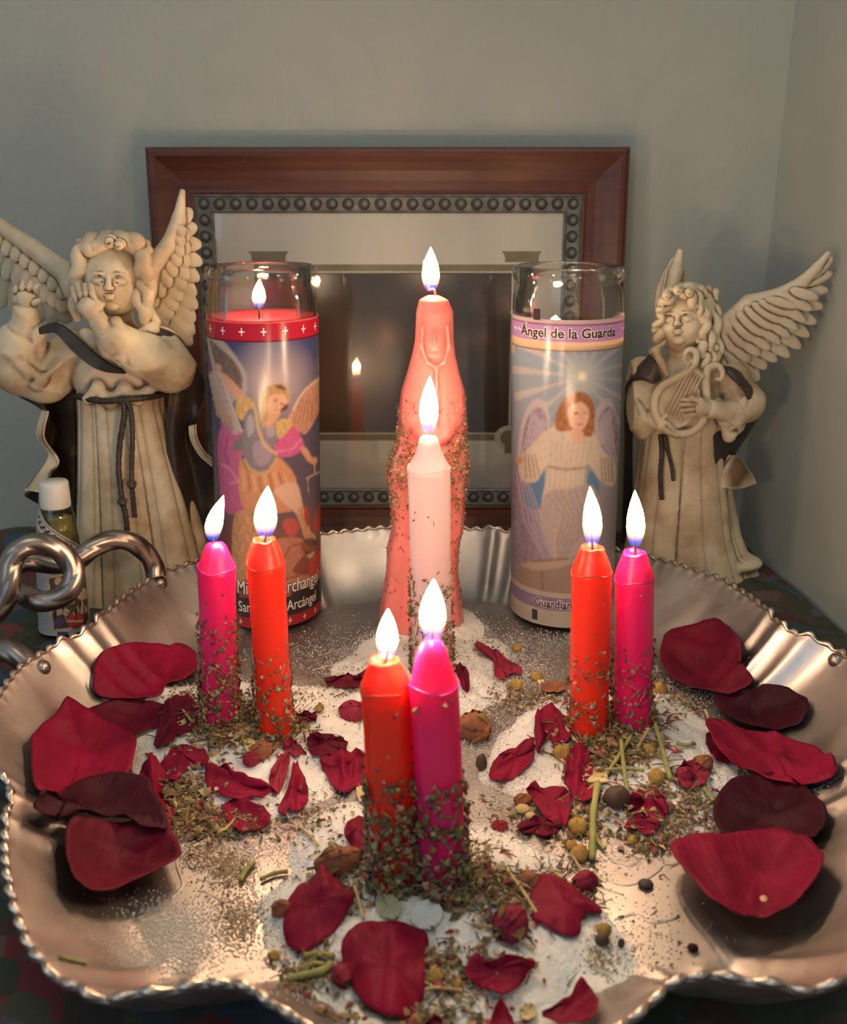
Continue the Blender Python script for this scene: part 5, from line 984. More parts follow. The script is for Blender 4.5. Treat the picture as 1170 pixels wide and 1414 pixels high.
# ================================================================== rose petals
def petal(name, label, out, m, lift=.12, cup=.3, c=None, folds=(), tip=None, th=.045, wav=.05, pw=2.0, jag=.008, cat='petal', group=None):
    """out: outline seen in the photograph, laid on the tray or salt under it; cup raises the rim, folds are soft ridges or creases"""
    O = np.array([(q[0], q[1]) for q in out], float); ex = np.array([q[2] if len(q) > 2 else 0. for q in out]); ctr = np.array(c if c else O.mean(0))
    S3 = spline(np.column_stack([O, ex]), 5, True); n = len(S3); k_ = npr.rand(4) * 6; ph = np.linspace(0, 2 * pi, n, endpoint=False)
    rim = []
    for (u, v, e), a in zip(S3, ph):
        l = lift + cup + e + wav * sin(4 * a + k_[0]) + wav * .6 * sin(7 * a + k_[1]) + wav * .7 * sin(15 * a + k_[2]); jt = 1 + jag * (sin(11 * a + k_[3]) + .7 * sin(19 * a + k_[0])); u, v = ctr[0] + (u - ctr[0]) * jt, ctr[1] + (v - ctr[1]) * jt; p = surf(u, v, l); rim.append((*p, l))
    rim = np.array(rim); pc = surf(*ctr, lift); m_ = 11; G = []
    fd = [(surf(*a, lift)[:2], surf(*b, lift)[:2], h, w) for a, b, h, w in folds]
    for i in range(m_ + 1):
        t_ = i / m_ if i else .02; xy = pc[:2] + (rim[:, :2] - pc[:2]) * t_; l = lift + (rim[:, 3] - lift) * t_ ** pw + .035 * t_ * np.sin(9 * ph + k_[1] + 2 * t_) + .05 * np.sin(xy[:, 0] * 3 + k_[2]) * np.sin(xy[:, 1] * 3.4 + k_[3])
        for a, b, h, w in fd:
            d = b - a; q = np.clip(((xy - a) @ d) / (d @ d), 0, 1); l = l + h * np.exp(-(np.hypot(*(xy - a - q[:, None] * d).T) / w) ** 2)
        G.append(np.column_stack([xy, H(xy[:, 0], xy[:, 1]) + np.maximum(l, .04)]))
    G = np.array(G); A_ = G.reshape(-1, 3); nv = len(A_); V = np.concatenate([A_, A_ - [0, 0, th], [G[0].mean(0), G[0].mean(0) - [0, 0, th]]]); F = []
    for i in range(m_):
        for j in range(n):
            a, b, c_, d_ = i * n + j, i * n + (j + 1) % n, (i + 1) * n + (j + 1) % n, (i + 1) * n + j; F += [(a, d_, c_, b), (a + nv, b + nv, c_ + nv, d_ + nv)]
    for j in range(n): F += [(2 * nv, j, (j + 1) % n), (2 * nv + 1, (j + 1) % n + nv, j + nv), (m_ * n + j, m_ * n + j + nv, m_ * n + (j + 1) % n + nv, m_ * n + (j + 1) % n)]
    if tip is None: o = mesh(name, V, F, m)
    else:
        org = np.append(pc[:2], V[:, 2].min()); o = thing(name, org, label, cat, group); mesh('blade', V, F, m, o)
        p = surf(*tip, lift + .12); MBt = lathe_vf([(.001, -.12), (.20, -.08), (.22, .02), (.14, .14), (.001, .2)], (0, 0), 14); mesh('petal_base', np.array(MBt[0]) * [.75, 1.1, .8] + p, MBt[1], M['petal_tip'], o)
    return tag(o, label, cat, group)
R_ = 'rose_petal'
petal(R_, 'wide wine red petal leaning on the tray side below the handle rivet', [(128, 935), (138, 905), (172, 891), (215, 887), (258, 890), (273, 912), (262, 932), (232, 942), (218, 960), (170, 964), (135, 958)], M['petal'], .25, .25, folds=[((232, 890), (230, 940), -.22, .25), ((150, 905), (225, 915), .12, .8)])
petal(R_, 'narrow wine red petal lying behind the large pale-tipped one on the left', [(105, 992), (150, 966), (200, 968), (248, 976), (238, 990), (205, 1006), (165, 1014), (125, 1010)], M['petal_mid'], .12, .15)
petal(R_, 'big bright red petal with a pale base bump, far left in the tray', [(43, 1030), (55, 1005), (80, 985), (100, 975), (130, 983), (165, 1005), (188, 1018), (180, 1060), (150, 1080), (95, 1096), (50, 1088)], M['petal'], .35, .30, folds=[((98, 985), (100, 1012), .55, .45), ((60, 1040), (150, 1050), .15, 1.2)], tip=(98, 990))
petal(R_, 'almost black folded petal across the lower left of the tray', [(47, 1107), (75, 1100), (120, 1072), (195, 1068), (215, 1095), (232, 1138), (205, 1142), (150, 1128), (95, 1128), (55, 1120)], M['petal_dark'], .75, .35, folds=[((60, 1110), (225, 1132), .35, .25)])
petal(R_, 'dark cupped petal lowest on the left, its near edge curled up', [(92, 1142), (130, 1136), (222, 1140), (250, 1178, .2), (205, 1205, .25), (150, 1227, .25), (115, 1222, .2), (95, 1195, .1)], M['petal_mid'], .35, .5, folds=[((105, 1150), (220, 1150), .3, .3)])
petal(R_, 'large folded dark red petal leaning on the right side below the fluted rim', [(912, 905), (922, 872), (955, 862), (995, 855), (1022, 890), (1025, 915), (1040, 938), (1015, 955), (965, 950), (930, 935)], M['petal_mid'], .35, .35, folds=[((925, 890), (1020, 905), .30, .4), ((945, 915), (985, 935), -.3, .5)])
petal(R_, 'small blackish petal right of the large folded one', [(985, 960), (1030, 950), (1060, 943), (1105, 958), (1118, 975), (1100, 1000), (1060, 1005), (1010, 990)], M['petal_dark'], .15, .30, folds=[((1043, 945), (1048, 995), -.25, .25)])
petal(R_, 'long bright crimson petal stretching to the right tray side', [(975, 992, .1), (1010, 1003), (1070, 1015), (1125, 1030), (1155, 1055), (1145, 1075), (1100, 1082), (1050, 1068), (1010, 1050), (985, 1020)], M['petal'], .35, .3, folds=[((1070, 1018), (1085, 1070), .3, .3), ((990, 1000), (1140, 1060), .25, .35)])
petal(R_, 'blackest petal, lying under the bright lower right one', [(985, 1120), (1000, 1085), (1030, 1070), (1085, 1068), (1125, 1100), (1142, 1125), (1135, 1145), (1115, 1158), (1060, 1162), (1005, 1155)], M['petal_dark'], .2, .35, folds=[((1020, 1110), (1130, 1125), .2, .4)])
petal(R_, 'largest bright red cupped petal with a pale base, lower right of the tray', [(926, 1162, .1), (1000, 1150, -.2), (1080, 1144, -.1), (1120, 1160, .1), (1138, 1185, .2), (1120, 1222, .25), (1085, 1255, .15), (1050, 1266, .1), (1010, 1256, .2), (965, 1222, .3)], M['petal'], .5, .5, folds=[((985, 1180), (1005, 1240), .25, .35)], tip=(1056, 1244))
petal(R_, 'rounded crumpled petal front left of the two front candles', [(391, 1280), (398, 1240), (420, 1218), (448, 1201, .1), (458, 1214), (488, 1228), (480, 1260), (455, 1290), (420, 1314), (397, 1304)], M['petal'], .35, -.2, folds=[((448, 1205), (450, 1235), .45, .3), ((405, 1285), (470, 1240), .15, .4)])
petal(R_, 'large squarish red petal at the front of the tray, in front of the candles', [(472, 1320), (478, 1290), (505, 1273), (550, 1272), (590, 1292), (588, 1340), (583, 1380), (560, 1408), (520, 1400), (490, 1370)], M['petal'], .55, -.3, folds=[((545, 1285), (545, 1400), .15, .25), ((490, 1300), (520, 1390), .12, .4)])
petal(R_, 'pointed red petal right of the front candles', [(732, 1260), (740, 1215), (758, 1205), (790, 1222), (832, 1258), (805, 1265), (800, 1290), (770, 1285)], M['petal'], .4, -.2, folds=[((755, 1215), (790, 1270), .2, .3), ((780, 1240), (825, 1258), .15, .2)])
petal(R_, 'small red petal with a split curled top, front right salt', [(643, 1345), (655, 1320, .2), (668, 1334), (700, 1326, .15), (738, 1328, .1), (730, 1345), (700, 1372), (670, 1364)], M['petal'], .25, .10, folds=[((660, 1335), (720, 1340), .25, .2)])
petal(R_, 'triangular red petal at the front right edge of the tray', [(748, 1398), (785, 1382), (802, 1354, .1), (826, 1378), (818, 1405), (780, 1412)], M['petal'], .3, .1, folds=[((800, 1365), (770, 1400), .15, .2)])
petal(R_, 'narrow upright red petal tip cut by the bottom edge of the photo', [(676, 1416), (690, 1378, .1), (705, 1400), (712, 1422), (692, 1428)], M['petal'], .3, .1)
petal(R_, 'tiny red petal tip at the bottom edge below the squarish petal', [(586, 1418), (600, 1401, .1), (612, 1410), (606, 1424)], M['petal_mid'], .2, .1)
D_ = 'curled_petal'
DL = [('curled red petal beside the left candles, left of the left candle foot', [(213, 1032), (222, 990), (234, 964), (262, 960), (276, 985), (262, 1008), (240, 1020)], 'petal_mid', [((235, 970), (240, 1015), .3, .25)]),
      ('folded red petal on the left mound just below the left candle', [(218, 1066), (236, 1036), (262, 1028), (290, 1048), (264, 1058), (240, 1076)], 'petal', [((232, 1060), (280, 1045), .3, .2)]),
      ('long rolled red petal on the left mound', [(285, 1060), (310, 1060), (338, 1076), (384, 1095), (340, 1102), (292, 1094)], 'petal', [((290, 1065), (375, 1094), .35, .16), ((295, 1096), (375, 1100), .2, .12)]),
      ('folded red petal at the right end of the rolled one', [(384, 1118), (400, 1085), (408, 1056), (424, 1082), (424, 1108), (404, 1124)], 'petal', [((408, 1060), (402, 1120), .35, .18)]),
      ('flat red kite shaped petal in front of the left mound', [(308, 1112), (338, 1102), (374, 1126), (350, 1147), (320, 1140)], 'petal', [((315, 1118), (360, 1136), -.12, .2)]),
      ('upright crinkled red petal beside the dark folded petal', [(194, 1062), (212, 1045), (230, 1070), (224, 1096), (240, 1120), (230, 1152), (212, 1140), (200, 1100)], 'petal', [((208, 1055), (222, 1140), .35, .18)]),
      ('smaller upper crumpled petal left of the front red candle', [(425, 1020), (438, 1011), (470, 1017), (480, 1030), (455, 1042), (430, 1040)], 'petal_mid', [((435, 1022), (470, 1030), .3, .15)]),
      ('larger lower crumpled petal left of the front red candle', [(443, 1046), (478, 1038), (508, 1042), (506, 1075), (476, 1094), (452, 1072)], 'petal', [((470, 1042), (480, 1088), .35, .2), ((495, 1045), (490, 1080), .2, .15)]),
      ('thin dark petal lying behind the front red candle', [(449, 936), (475, 932), (500, 934), (510, 921), (514, 936), (492, 948), (458, 947)], 'petal_mid', [((455, 940), (505, 936), .2, .12)]),
      ('petal sliver showing right of the front magenta candle', [(630, 918), (646, 924), (648, 954), (636, 946)], 'petal_mid', [((636, 925), (642, 948), .15, .15)]),
      ('spiky dried petal on the back mound right of the pale candle', [(655, 888), (672, 892), (690, 902), (722, 925), (704, 930), (698, 937), (684, 932), (680, 912)], 'petal_dry', [((665, 892), (705, 925), .2, .12)]),
      ('rounded petal half hidden behind the front red candle foot', [(475, 1150), (486, 1132), (508, 1129), (512, 1150), (508, 1172), (488, 1172)], 'petal', [((485, 1140), (495, 1168), .3, .25)]),
      ('arched red petal at the foot of the right red candle', [(738, 1010), (742, 984), (762, 974), (786, 996), (785, 1022), (764, 1026), (752, 1010), (744, 1042)], 'petal', [((742, 990), (748, 1030), .35, .15), ((762, 980), (778, 1015), .3, .15)]),
      ('bow shaped red petal on the left of the right mound', [(675, 1070), (690, 1042), (712, 1032), (736, 1018), (738, 1040), (730, 1056), (702, 1078)], 'petal', [((690, 1060), (730, 1030), .25, .2)]),
      ('rumpled red petal in the middle of the right mound', [(784, 1042), (796, 1030), (815, 1036), (820, 1060), (808, 1080), (832, 1092), (800, 1106), (780, 1080)], 'petal', [((800, 1035), (795, 1098), .35, .2)]),
      ('upright red petal on the near side of the right mound', [(727, 1092), (752, 1086), (778, 1086), (790, 1106), (778, 1142), (752, 1124)], 'petal', [((735, 1092), (775, 1130), .3, .2)]),
      ('small leaf shaped petal lowest on the right mound left side', [(714, 1141), (745, 1127), (775, 1134), (764, 1152), (738, 1151)], 'petal_mid', [((720, 1142), (768, 1140), .15, .15)]),
      ('frilly upper petal of the small red rose by the dark pod', [(866, 1118), (872, 1100), (892, 1087), (912, 1094), (923, 1118), (908, 1130), (888, 1122)], 'petal', [((872, 1105), (915, 1118), .35, .15), ((893, 1090), (888, 1122), -.2, .12)]),
      ('frilly lower petal of the small red rose by the dark pod', [(862, 1142), (878, 1128), (898, 1130), (912, 1142), (896, 1151), (880, 1146)], 'petal', [((868, 1138), (905, 1142), .25, .12)]),
      ('faded pink dried petal on the right mound beside the crimson petal', [(934, 1066), (948, 1052), (966, 1048), (980, 1062), (974, 1080), (950, 1088)], 'petal_dry', [((942, 1060), (966, 1078), .3, .15)]),
      ('dark crumpled petal tucked under the crimson petal tip', [(975, 1015), (992, 1012), (1008, 1028), (1018, 1046), (1000, 1052), (982, 1040)], 'petal_mid', [((980, 1020), (1010, 1042), .3, .15)]),
      ('thin rolled dried petal stub right of the rosy bud on the left mound', [(376, 1090), (372, 1070), (388, 1042), (400, 1040), (398, 1062), (386, 1092)], 'petal_dry', [((382, 1085), (394, 1045), .25, .15)]),
      ('small notched dark petal right of the left red candle foot', [(406, 992), (420, 984), (436, 983), (436, 996), (420, 994), (410, 998)], 'petal_mid', [((410, 992), (432, 988), .2, .1)]),
      ('pink shaded petal below the left red candle foot', [(390, 1030), (400, 1018), (412, 1030), (424, 1040), (408, 1042)], 'petal_dry', [((396, 1028), (415, 1038), .2, .1)])]
for l_, o_, m_, f_ in DL: petal(D_, l_, o_, M[m_], .12, .12, folds=f_, wav=.13, jag=.035, cat='petal')
# ------------------------------------------------------------------ buds, chamomile, pods, stems
def bud(label, u, v, wpx, hpx, m='bud', name='rosebud', tilt=.4, calyx=True):
    p = surf(u, v, 0.05); dep = p[1] * cos(PITCH) + (CAMZ - p[2]) * sin(PITCH); a_, b_ = wpx / 2 * dep / FPX, hpx / 2 * dep / FPX; r = min(a_, b_); L = max(a_, b_); ang = 0 if a_ >= b_ else pi / 2
    ang += tilt; c = np.array((p[0], p[1], H(p[0], p[1]) + r * .75)); o = thing(name, c - [0, 0, r], label, 'rosebud')
    d = np.array((cos(ang), sin(ang), .1)); s1 = norm(np.cross(d, (0, 0, 1))); s2 = np.cross(s1, d)
    for q in range(5):                                     # furled outer petals
        n_, m_ = 10, 8; G = []
        for i in range(n_):
            t_ = i / (n_ - 1); w_ = sin(pi * min(1, .12 + t_ * .8)) ** .7
            G.append([c + d * L * (t_ * 1.9 - .95) + (s1 * cos(x) + s2 * sin(x)) * r * w_ * (1 + .05 * q) for x in np.linspace(q * 1.35, q * 1.35 + 1.9, m_)])
        G = np.array(G); G = G + r * .13 * np.sin(G[..., [1, 2, 0]] * 17 + q) * np.sin(G[..., [2, 0, 1]] * 13 + 2 * q); V, F = shell_vf(G, .04); mesh('bud_petal', V, F, M[m], o)
    if calyx:
        for q in range(4):
            x = q * 1.57 + .4; w_ = s1 * cos(x) + s2 * sin(x); V, F = sheet([[c - d * L * .95 + w_ * .05, c - d * L * .75 + w_ * r * .8 + s1 * .05], [c - d * L * .5 + w_ * r * 1.15, c - d * L * .5 + w_ * r * 1.2 + np.cross(d, w_) * r * .5], [c - d * L * .1 + w_ * r * 1.35, c - d * L * .1 + w_ * r * 1.36 + np.cross(d, w_) * .08]], 4, .04); mesh('sepal', V, F, M['bud_leaf'], o)
        V, F = tube_vf([c - d * L * .9, c - d * L * 1.35 + np.array((0, 0, .04))], .06, 8); mesh('stalk', V, F, M['bud_leaf'], o)
    return o
bud('orange dried rosebud with open calyx left of the right mound', 655, 1015, 44, 38, 'bud', tilt=2.9)
bud('brown crumpled dried rosebud left of the front red candle foot', 468, 1198, 66, 34, 'bud', tilt=.3); bud('dark dried rosebud on the front mound right of the magenta foot', 705, 1285, 50, 42, 'petal_dry', tilt=.8)
bud('pinkish small bud against the left of the squarish petal', 474, 1352, 28, 34, 'petal_dry', tilt=.4, calyx=False); bud('yellow and pink dried bud behind the front red candle', 487, 990, 36, 28, 'petal_dry', tilt=.1, calyx=False)
bud('small dark bud left of the crumpled front petal', 388, 1258, 26, 20, 'bud', tilt=.2, calyx=False); bud('rosy dried bud on the left mound between the two candle feet', 362, 1042, 30, 22, 'bud', tilt=.2, calyx=False)
bud('pink dried bud left of the rosy one on the left mound', 348, 1052, 24, 18, 'petal_dry', tilt=.1, calyx=False); bud('orange bud right of the front magenta foot', 732, 1222, 26, 24, 'bud', tilt=.6, calyx=False)
bud('reddish bud right of the pointed petal', 808, 1222, 34, 24, 'petal_dry', tilt=.3, calyx=False); bud('pink closed bud on the right mound by the faded petal', 946, 1075, 24, 20, 'petal_dry', tilt=.2, calyx=False); bud('small bud crumb in the gap between the right and front mounds', 690, 1143, 22, 14, 'petal_dry', tilt=.1, calyx=False)
bud('orange dried petal bud right of the faded pink petal', 972, 1058, 24, 20, 'bud', tilt=.7, calyx=False); bud('rusty bud crumb at the left edge of the right mound near seeds', 722, 1108, 24, 16, 'bud', tilt=.1, calyx=False)
def chamomile(label, u, v, px, m='chamo'):
    p = surf(u, v, .05); dep = p[1] * cos(PITCH) + (CAMZ - p[2]) * sin(PITCH); r = px / 2 * dep / FPX; c = np.array((p[0], p[1], H(p[0], p[1]) + .02)); o = thing('chamomile_head', c, label, 'dried flower')
    V, F = lathe_vf([(.001, 0), (r * .8, 0), (r, r * .35), (r * .92, r * .8), (r * .6, r * 1.2), (r * .25, r * 1.38), (.001, r * 1.4)], (0, 0), 16); V = np.array(V); k_ = 1 + .17 * np.sin(V[:, 0:1] / r * 7 + 1 + u) * np.sin(V[:, 2:] / r * 6 + v) + .08 * np.sin(V[:, 1:2] / r * 9 + v); mesh('flower_centre', c + V * k_, F, M[m], o)
    for i in range(rnd.choice((2, 3, 3))):
        a = rnd.random() * 6.28; d = np.array((cos(a), sin(a), -.15)); w_ = np.array((-sin(a), cos(a), 0)); b = c + [0, 0, r * .4]
        V, F = sheet([[b + d * r * .8 - w_ * r * .2, b + d * r * .8 + w_ * r * .2], [b + d * r * 1.25 - w_ * r * .3 + [0, 0, -.02], b + d * r * 1.25 + w_ * r * .3], [b + d * r * 1.6 - w_ * r * .12 - [0, 0, r * .3], b + d * r * 1.6 + w_ * r * .12 - [0, 0, r * .3]]], 3, .025); mesh('floret', V, F, M['chamo_p'], o)
for l_, u, v, px in (('yellow chamomile head behind the right mound, left of the red candle', 713, 949, 17), ('pale flattened chamomile head left of the right red candle', 741, 937, 16), ('golden chamomile head below the right magenta candle', 897, 1038, 18), ('larger golden chamomile head on the right mound by the small rose', 906, 1077, 24), ('single chamomile head in front of the right mound', 873, 1163, 15),
                     ('greenish chamomile head on bare tray right of the front mound', 834, 1288, 21), ('yellow chamomile head at the lower end of the thick green stem', 789, 1170, 16), ('fluffy tan chamomile head beside the thick green stem', 800, 1184, 26), ('brown chamomile head left of the right red candle foot', 776, 1044, 24), ('golden chamomile head behind the right magenta candle', 911, 955, 20),
                     ('cream chamomile head with florets above the tan one', 798, 1146, 26), ('brown chamomile head in front of the front candles', 602, 1352, 22), ('small yellow chamomile head beside the squarish petal', 632, 1362, 16), ('small chamomile head at the foot of the left red candle', 388, 998, 15), ('pale chamomile chip on the tray behind the right mound', 714, 897, 14), ('tan chamomile head at the foot of the left magenta candle', 268, 1002, 14), ('yellow crumb of chamomile at the left of the front mound', 378, 1322, 16)):
    chamomile(l_, u, v, px)
def pod(name, label, u, v, rx, ry, m, cat, lift=.0):
    p = surf(u, v, .05); dep = p[1] * cos(PITCH) + (CAMZ - p[2]) * sin(PITCH); a, b = rx * dep / FPX, ry * dep / FPX; V, F = lathe_vf([(.001, -1), (.5, -.86), (.86, -.5), (1, 0), (.84, .55), (.45, .9), (.12, .98), (.001, .9)], (0, 0), 18)
    V = np.array(V); V = V * (1 + .06 * np.sin(V[:, :1] * 5) * np.sin(V[:, 1:2] * 4 + 1)); tag(mesh(name, V * [a, a * .8, b] + [p[0], p[1], H(p[0], p[1]) + b * .85 + lift], F, m), label, cat)
pod('seed_pod', 'round dark brown seed pod on the right mound beside the small rose', 852, 1112, 19, 17, M['seed'], 'seed'); pod('seed_pod', 'curved dark pod left of the right mound under the orange bud', 665, 1062, 8, 14, M['seed'], 'seed')
pod('seed', 'pale almond shaped seed at the left foot of the right mound', 722, 1120, 11, 6, M['straw'], 'seed'); pod('seed', 'second pale seed just below the almond shaped one', 733, 1129, 8, 5, M['straw'], 'seed')
pod('dark_seed', 'dark brown seed alone on the bare tray right of the front mound', 892, 1222, 11, 5, M['seed'], 'seed'); pod('dark_seed', 'dark curled seed at the right edge of the front mound', 832, 1302, 10, 9, M['seed'], 'seed'); pod('dark_seed', 'slim dark seed on bare tray below the curled seed', 858, 1306, 5, 8, M['seed'], 'seed'); pod('dark_seed', 'reddish dark seed crumb on bare tray front right', 957, 1310, 8, 5, M['petal_dark'], 'seed')
def chip(name, label, P_, m, cat='leaf', th=.05): petal(name, label, P_, m, .12, .08, th=th, wav=.04, cat=cat)
chip('yellow_chip', 'pointed yellow petal chip below the left red candle', [(334, 1010), (342, 1012), (356, 1032), (350, 1040), (340, 1036)], simple('straw_yellow', (.62, .50, .18), .7), 'dried petal'); chip('tan_petal', 'tan dried petal shell on the right mound', [(803, 1072), (812, 1060), (828, 1058), (840, 1074), (836, 1080), (815, 1080)], M['chamo_p'], 'dried petal')
chip('grey_leaf', 'pale grey green leaf in front of the front candles', [(519, 1240), (530, 1233), (546, 1236), (553, 1258), (544, 1268), (526, 1262)], M['leaf']); chip('white_flake', 'bluish white salt crust flake beside the pale leaf', [(566, 1262), (576, 1246), (596, 1244), (612, 1258), (600, 1278), (576, 1280)], simple('salt_crust', (.66, .68, .68), .6), 'salt flake')
chip('yellow_chip', 'pale yellow chip at the bottom edge right of the narrow petal', [(718, 1395), (724, 1386), (738, 1388), (740, 1404), (724, 1408)], M['chamo_p'], 'dried petal'); chip('tan_petal', 'orange tan chip left of the front red candle foot', [(492, 1088), (502, 1082), (510, 1092), (508, 1108), (496, 1104)], M['chamo_p'], 'dried petal')
chip('tan_petal', 'peach petal chip behind the right mound by the chamomile', [(748, 946), (764, 940), (782, 944), (774, 954), (752, 954)], M['bud'], 'dried petal'); chip('tan_petal', 'tiny brown chip on the bare salt right of the left candles', [(434, 976), (442, 970), (448, 978), (438, 982)], M['bud_leaf'], 'dried petal')
def stem(label, P_, r, m='stem', name='herb_stem', l0=.06):
    P_ = [surf(u, v, r + l0 + (q[0] if q else 0)) for u, v, *q in P_]; P_ = spline(P_, 6); n = len(P_); mesh_ = tube_vf(P_, r * (1 + .1 * np.sin(np.arange(n) * 1.3)), 8); tag(mesh(name, *mesh_, M[m]), label, 'stem')
for a_ in [('thick green stem standing down the front of the right mound', [(826, 1080, .3), (820, 1120, .15), (819, 1150), (818, 1186)], .14), ('curved green stem left of the small red rose', [(872, 1016, .3), (852, 1048, .2), (834, 1072), (812, 1092)], .09), ('upright green stem in the middle of the right mound', [(858, 1022, .3), (862, 1060, .2), (868, 1100)], .09),
           ('long green stem right of the right magenta candle', [(902, 992, .2), (914, 1030, .1), (926, 1076)], .10), ('short green stem lying flat on the right mound top right', [(934, 1026), (948, 1029), (960, 1027)], .08), ('green stem stub below the faded pink petal', [(972, 1088), (980, 1098), (986, 1106)], .09), ('curled green stem end beside the thick stem', [(822, 1150), (828, 1164), (836, 1172)], .08),
           ('green stem crossing the middle of the right mound', [(835, 1063, .2), (865, 1061, .2), (890, 1064, .1)], .07), ('green stem piece on the salt left of the front candles', [(332, 1216), (340, 1202), (352, 1190)], .09), ('forked green stem on the salt at the left of the front mound', [(360, 1214), (378, 1206), (398, 1203)], .08), ('bright green stem above the brown rosebud', [(456, 1164), (470, 1178), (490, 1192)], .10),
           ('thick pale green stem at the left front of the mound', [(396, 1352), (420, 1347), (446, 1340), (458, 1330)], .13), ('thin green stem above the thick pale one', [(412, 1340), (430, 1330), (448, 1332)], .08), ('short green stem below the crumpled front petal', [(420, 1320), (440, 1316), (460, 1320)], .09), ('dark green needle on bare tray in the lower left corner', [(83, 1322), (100, 1326), (120, 1330)], .07)]: stem(*a_)
for a_ in [('long straw stem arching over the front mound', [(652, 1276), (680, 1280, .15), (710, 1292, .2), (738, 1312)], .05), ('straw stem right of the front magenta foot', [(700, 1200, .1), (722, 1230, .2), (742, 1262)], .06), ('second straw stem beside the front magenta foot', [(676, 1206), (712, 1216, .2), (734, 1228)], .05), ('straw stem at the foot of the right red candle', [(782, 1004, .2), (794, 1022, .1), (804, 1032)], .07),
           ('pale straw stem at the foot of the right magenta candle', [(896, 1006, .2), (888, 1020, .1), (880, 1034)], .09), ('straw stem between crumpled petal and front red candle', [(490, 1224), (496, 1245, .1), (502, 1268)], .06), ('thin straw stem across the left mound front', [(300, 1150), (312, 1144, .1), (324, 1131)], .05), ('straw stem on the salt right of the left mound', [(412, 1140), (430, 1156, .1), (440, 1168)], .05), ('wiry straw stem at the right of the front mound', [(790, 1180, .1), (800, 1196, .1), (812, 1210)], .05),
           ('thin straw stem below the brown chamomile heads', [(570, 1372), (600, 1364, .15), (640, 1368)], .05), ('short straw stub on salt right of the magenta candle', [(760, 1196), (768, 1206), (778, 1212)], .06), ('straw stem leaning on the left magenta candle foot', [(252, 980, .1), (262, 992, .15), (276, 1012)], .05), ('pale straw stem under the long crimson petal tip', [(974, 980, .1), (978, 990), (978, 1000)], .06)]: stem(*a_[:3], 'straw', 'straw_stem')
pr_ = at(901, 925, C4[1][1] - .2); V, F = lathe_vf([(.001, -.3), (.2, -.22), (.3, 0), (.2, .22), (.001, .3)], (0, 0), 14); tag(mesh('seed_disc', np.array(V) * [.9, .8, 1.0] + pr_ + [.02, 0, 0], F, simple('cream_spotted_disc', (.66, .60, .44), .6, var=.5, vs=300)), 'cream spotted seed disc stuck to the side of the right magenta candle', 'seed')
# ------------------------------------------------------------------ herb crumbs and salt grains too many to count
HL = [(302, 1004, 34, 16, 500, 1.2), (378, 1008, 34, 16, 450, 1.2), (340, 1022, 50, 16, 300, 1.3), (340, 1012, 62, 30, 1100, 1.), (255, 1092, 34, 36, 650, 1.1), (300, 1128, 55, 16, 450, .9), (430, 1118, 40, 30, 180, .7), (330, 985, 60, 22, 350, .8), (262, 962, 34, 12, 120, .8), (470, 935, 45, 18, 260, .5), (400, 965, 40, 18, 160, .5)]
HR = [(812, 1014, 34, 14, 350, 1.2), (872, 1004, 34, 14, 350, 1.2), (858, 1040, 50, 26, 350, 1.4), (836, 1032, 48, 34, 900, 1.1), (908, 1120, 44, 34, 650, .9), (800, 1110, 40, 34, 420, .9), (725, 955, 50, 16, 300, .7), (945, 962, 34, 14, 160, .7), (700, 1115, 36, 20, 110, .6), (965, 1100, 26, 34, 260, .8), (930, 1150, 44, 14, 240, .7)]
HF = [(545, 1218, 40, 14, 260, 1.5), (640, 1226, 44, 18, 300, 1.5), (560, 1400, 90, 20, 200, 1.2), (590, 1216, 66, 20, 380, 1.3), (470, 1225, 50, 40, 260, .8), (700, 1250, 52, 40, 520, 1.), (620, 1345, 84, 32, 420, 1.), (790, 1215, 34, 34, 220, .9), (430, 1330, 34, 26, 150, 1.), (545, 1180, 60, 30, 130, .7), (650, 1180, 50, 24, 130, .7)]
HB = [(690, 895, 44, 22, 150, .5), (600, 905, 40, 22, 120, .5), (610, 1050, 230, 120, 200, .45), (900, 1260, 60, 50, 40, .5), (300, 1200, 30, 30, 60, .5)]
for nm, lb, LST in (('herb_crumbs', 'crumbled dried herbs scattered round the left candles', HL), ('herb_crumbs', 'crumbled dried herbs scattered round the right candles', HR), ('herb_crumbs', 'crumbled dried herbs scattered round the front candles', HF), ('herb_crumbs', 'thin scatter of herb bits over the back and middle of the tray', HB)):
    mb = MB()
    for cx, cy, sx, sy, n_, sz in LST:
        for _ in range(n_):
            u, v = rnd.gauss(cx, sx * .62), rnd.gauss(cy, sy * .62); p0 = atz(u, v, .5); hz = float(H(p0[0], p0[1])); p = np.array((p0[0], p0[1], hz))
            if hz > 2.6: continue
            p[2] += rnd.random() ** 2 * .16 * sz + .02; a = rnd.random() * 6.28; d = np.array((cos(a), sin(a), rnd.uniform(-.25, .35))); c = rnd.choice(HERBC); k_ = rnd.uniform(.5, 1.2); c = tuple(min(.9, q * k_) for q in c)
            if rnd.random() < .05: c = rnd.choice([(.30, .02, .05), (.36, .06, .08), (.55, .42, .2)])
            L = sz * rnd.uniform(.10, .42) * (1.45 if rnd.random() < .3 else 1)
            if rnd.random() < .35: stick(mb, p, p + d * L * 1.6, rnd.uniform(.014, .034) * sz, c)
            else: flake(mb, p, d, norm(np.array((rnd.uniform(-.5, .5), rnd.uniform(-.5, .5), 1))), L, L * rnd.uniform(.3, .6), c, .3)
    tag(mb.build(nm, M['herb'], use_col=True, smooth=False, kind='stuff'), lb, 'herbs')
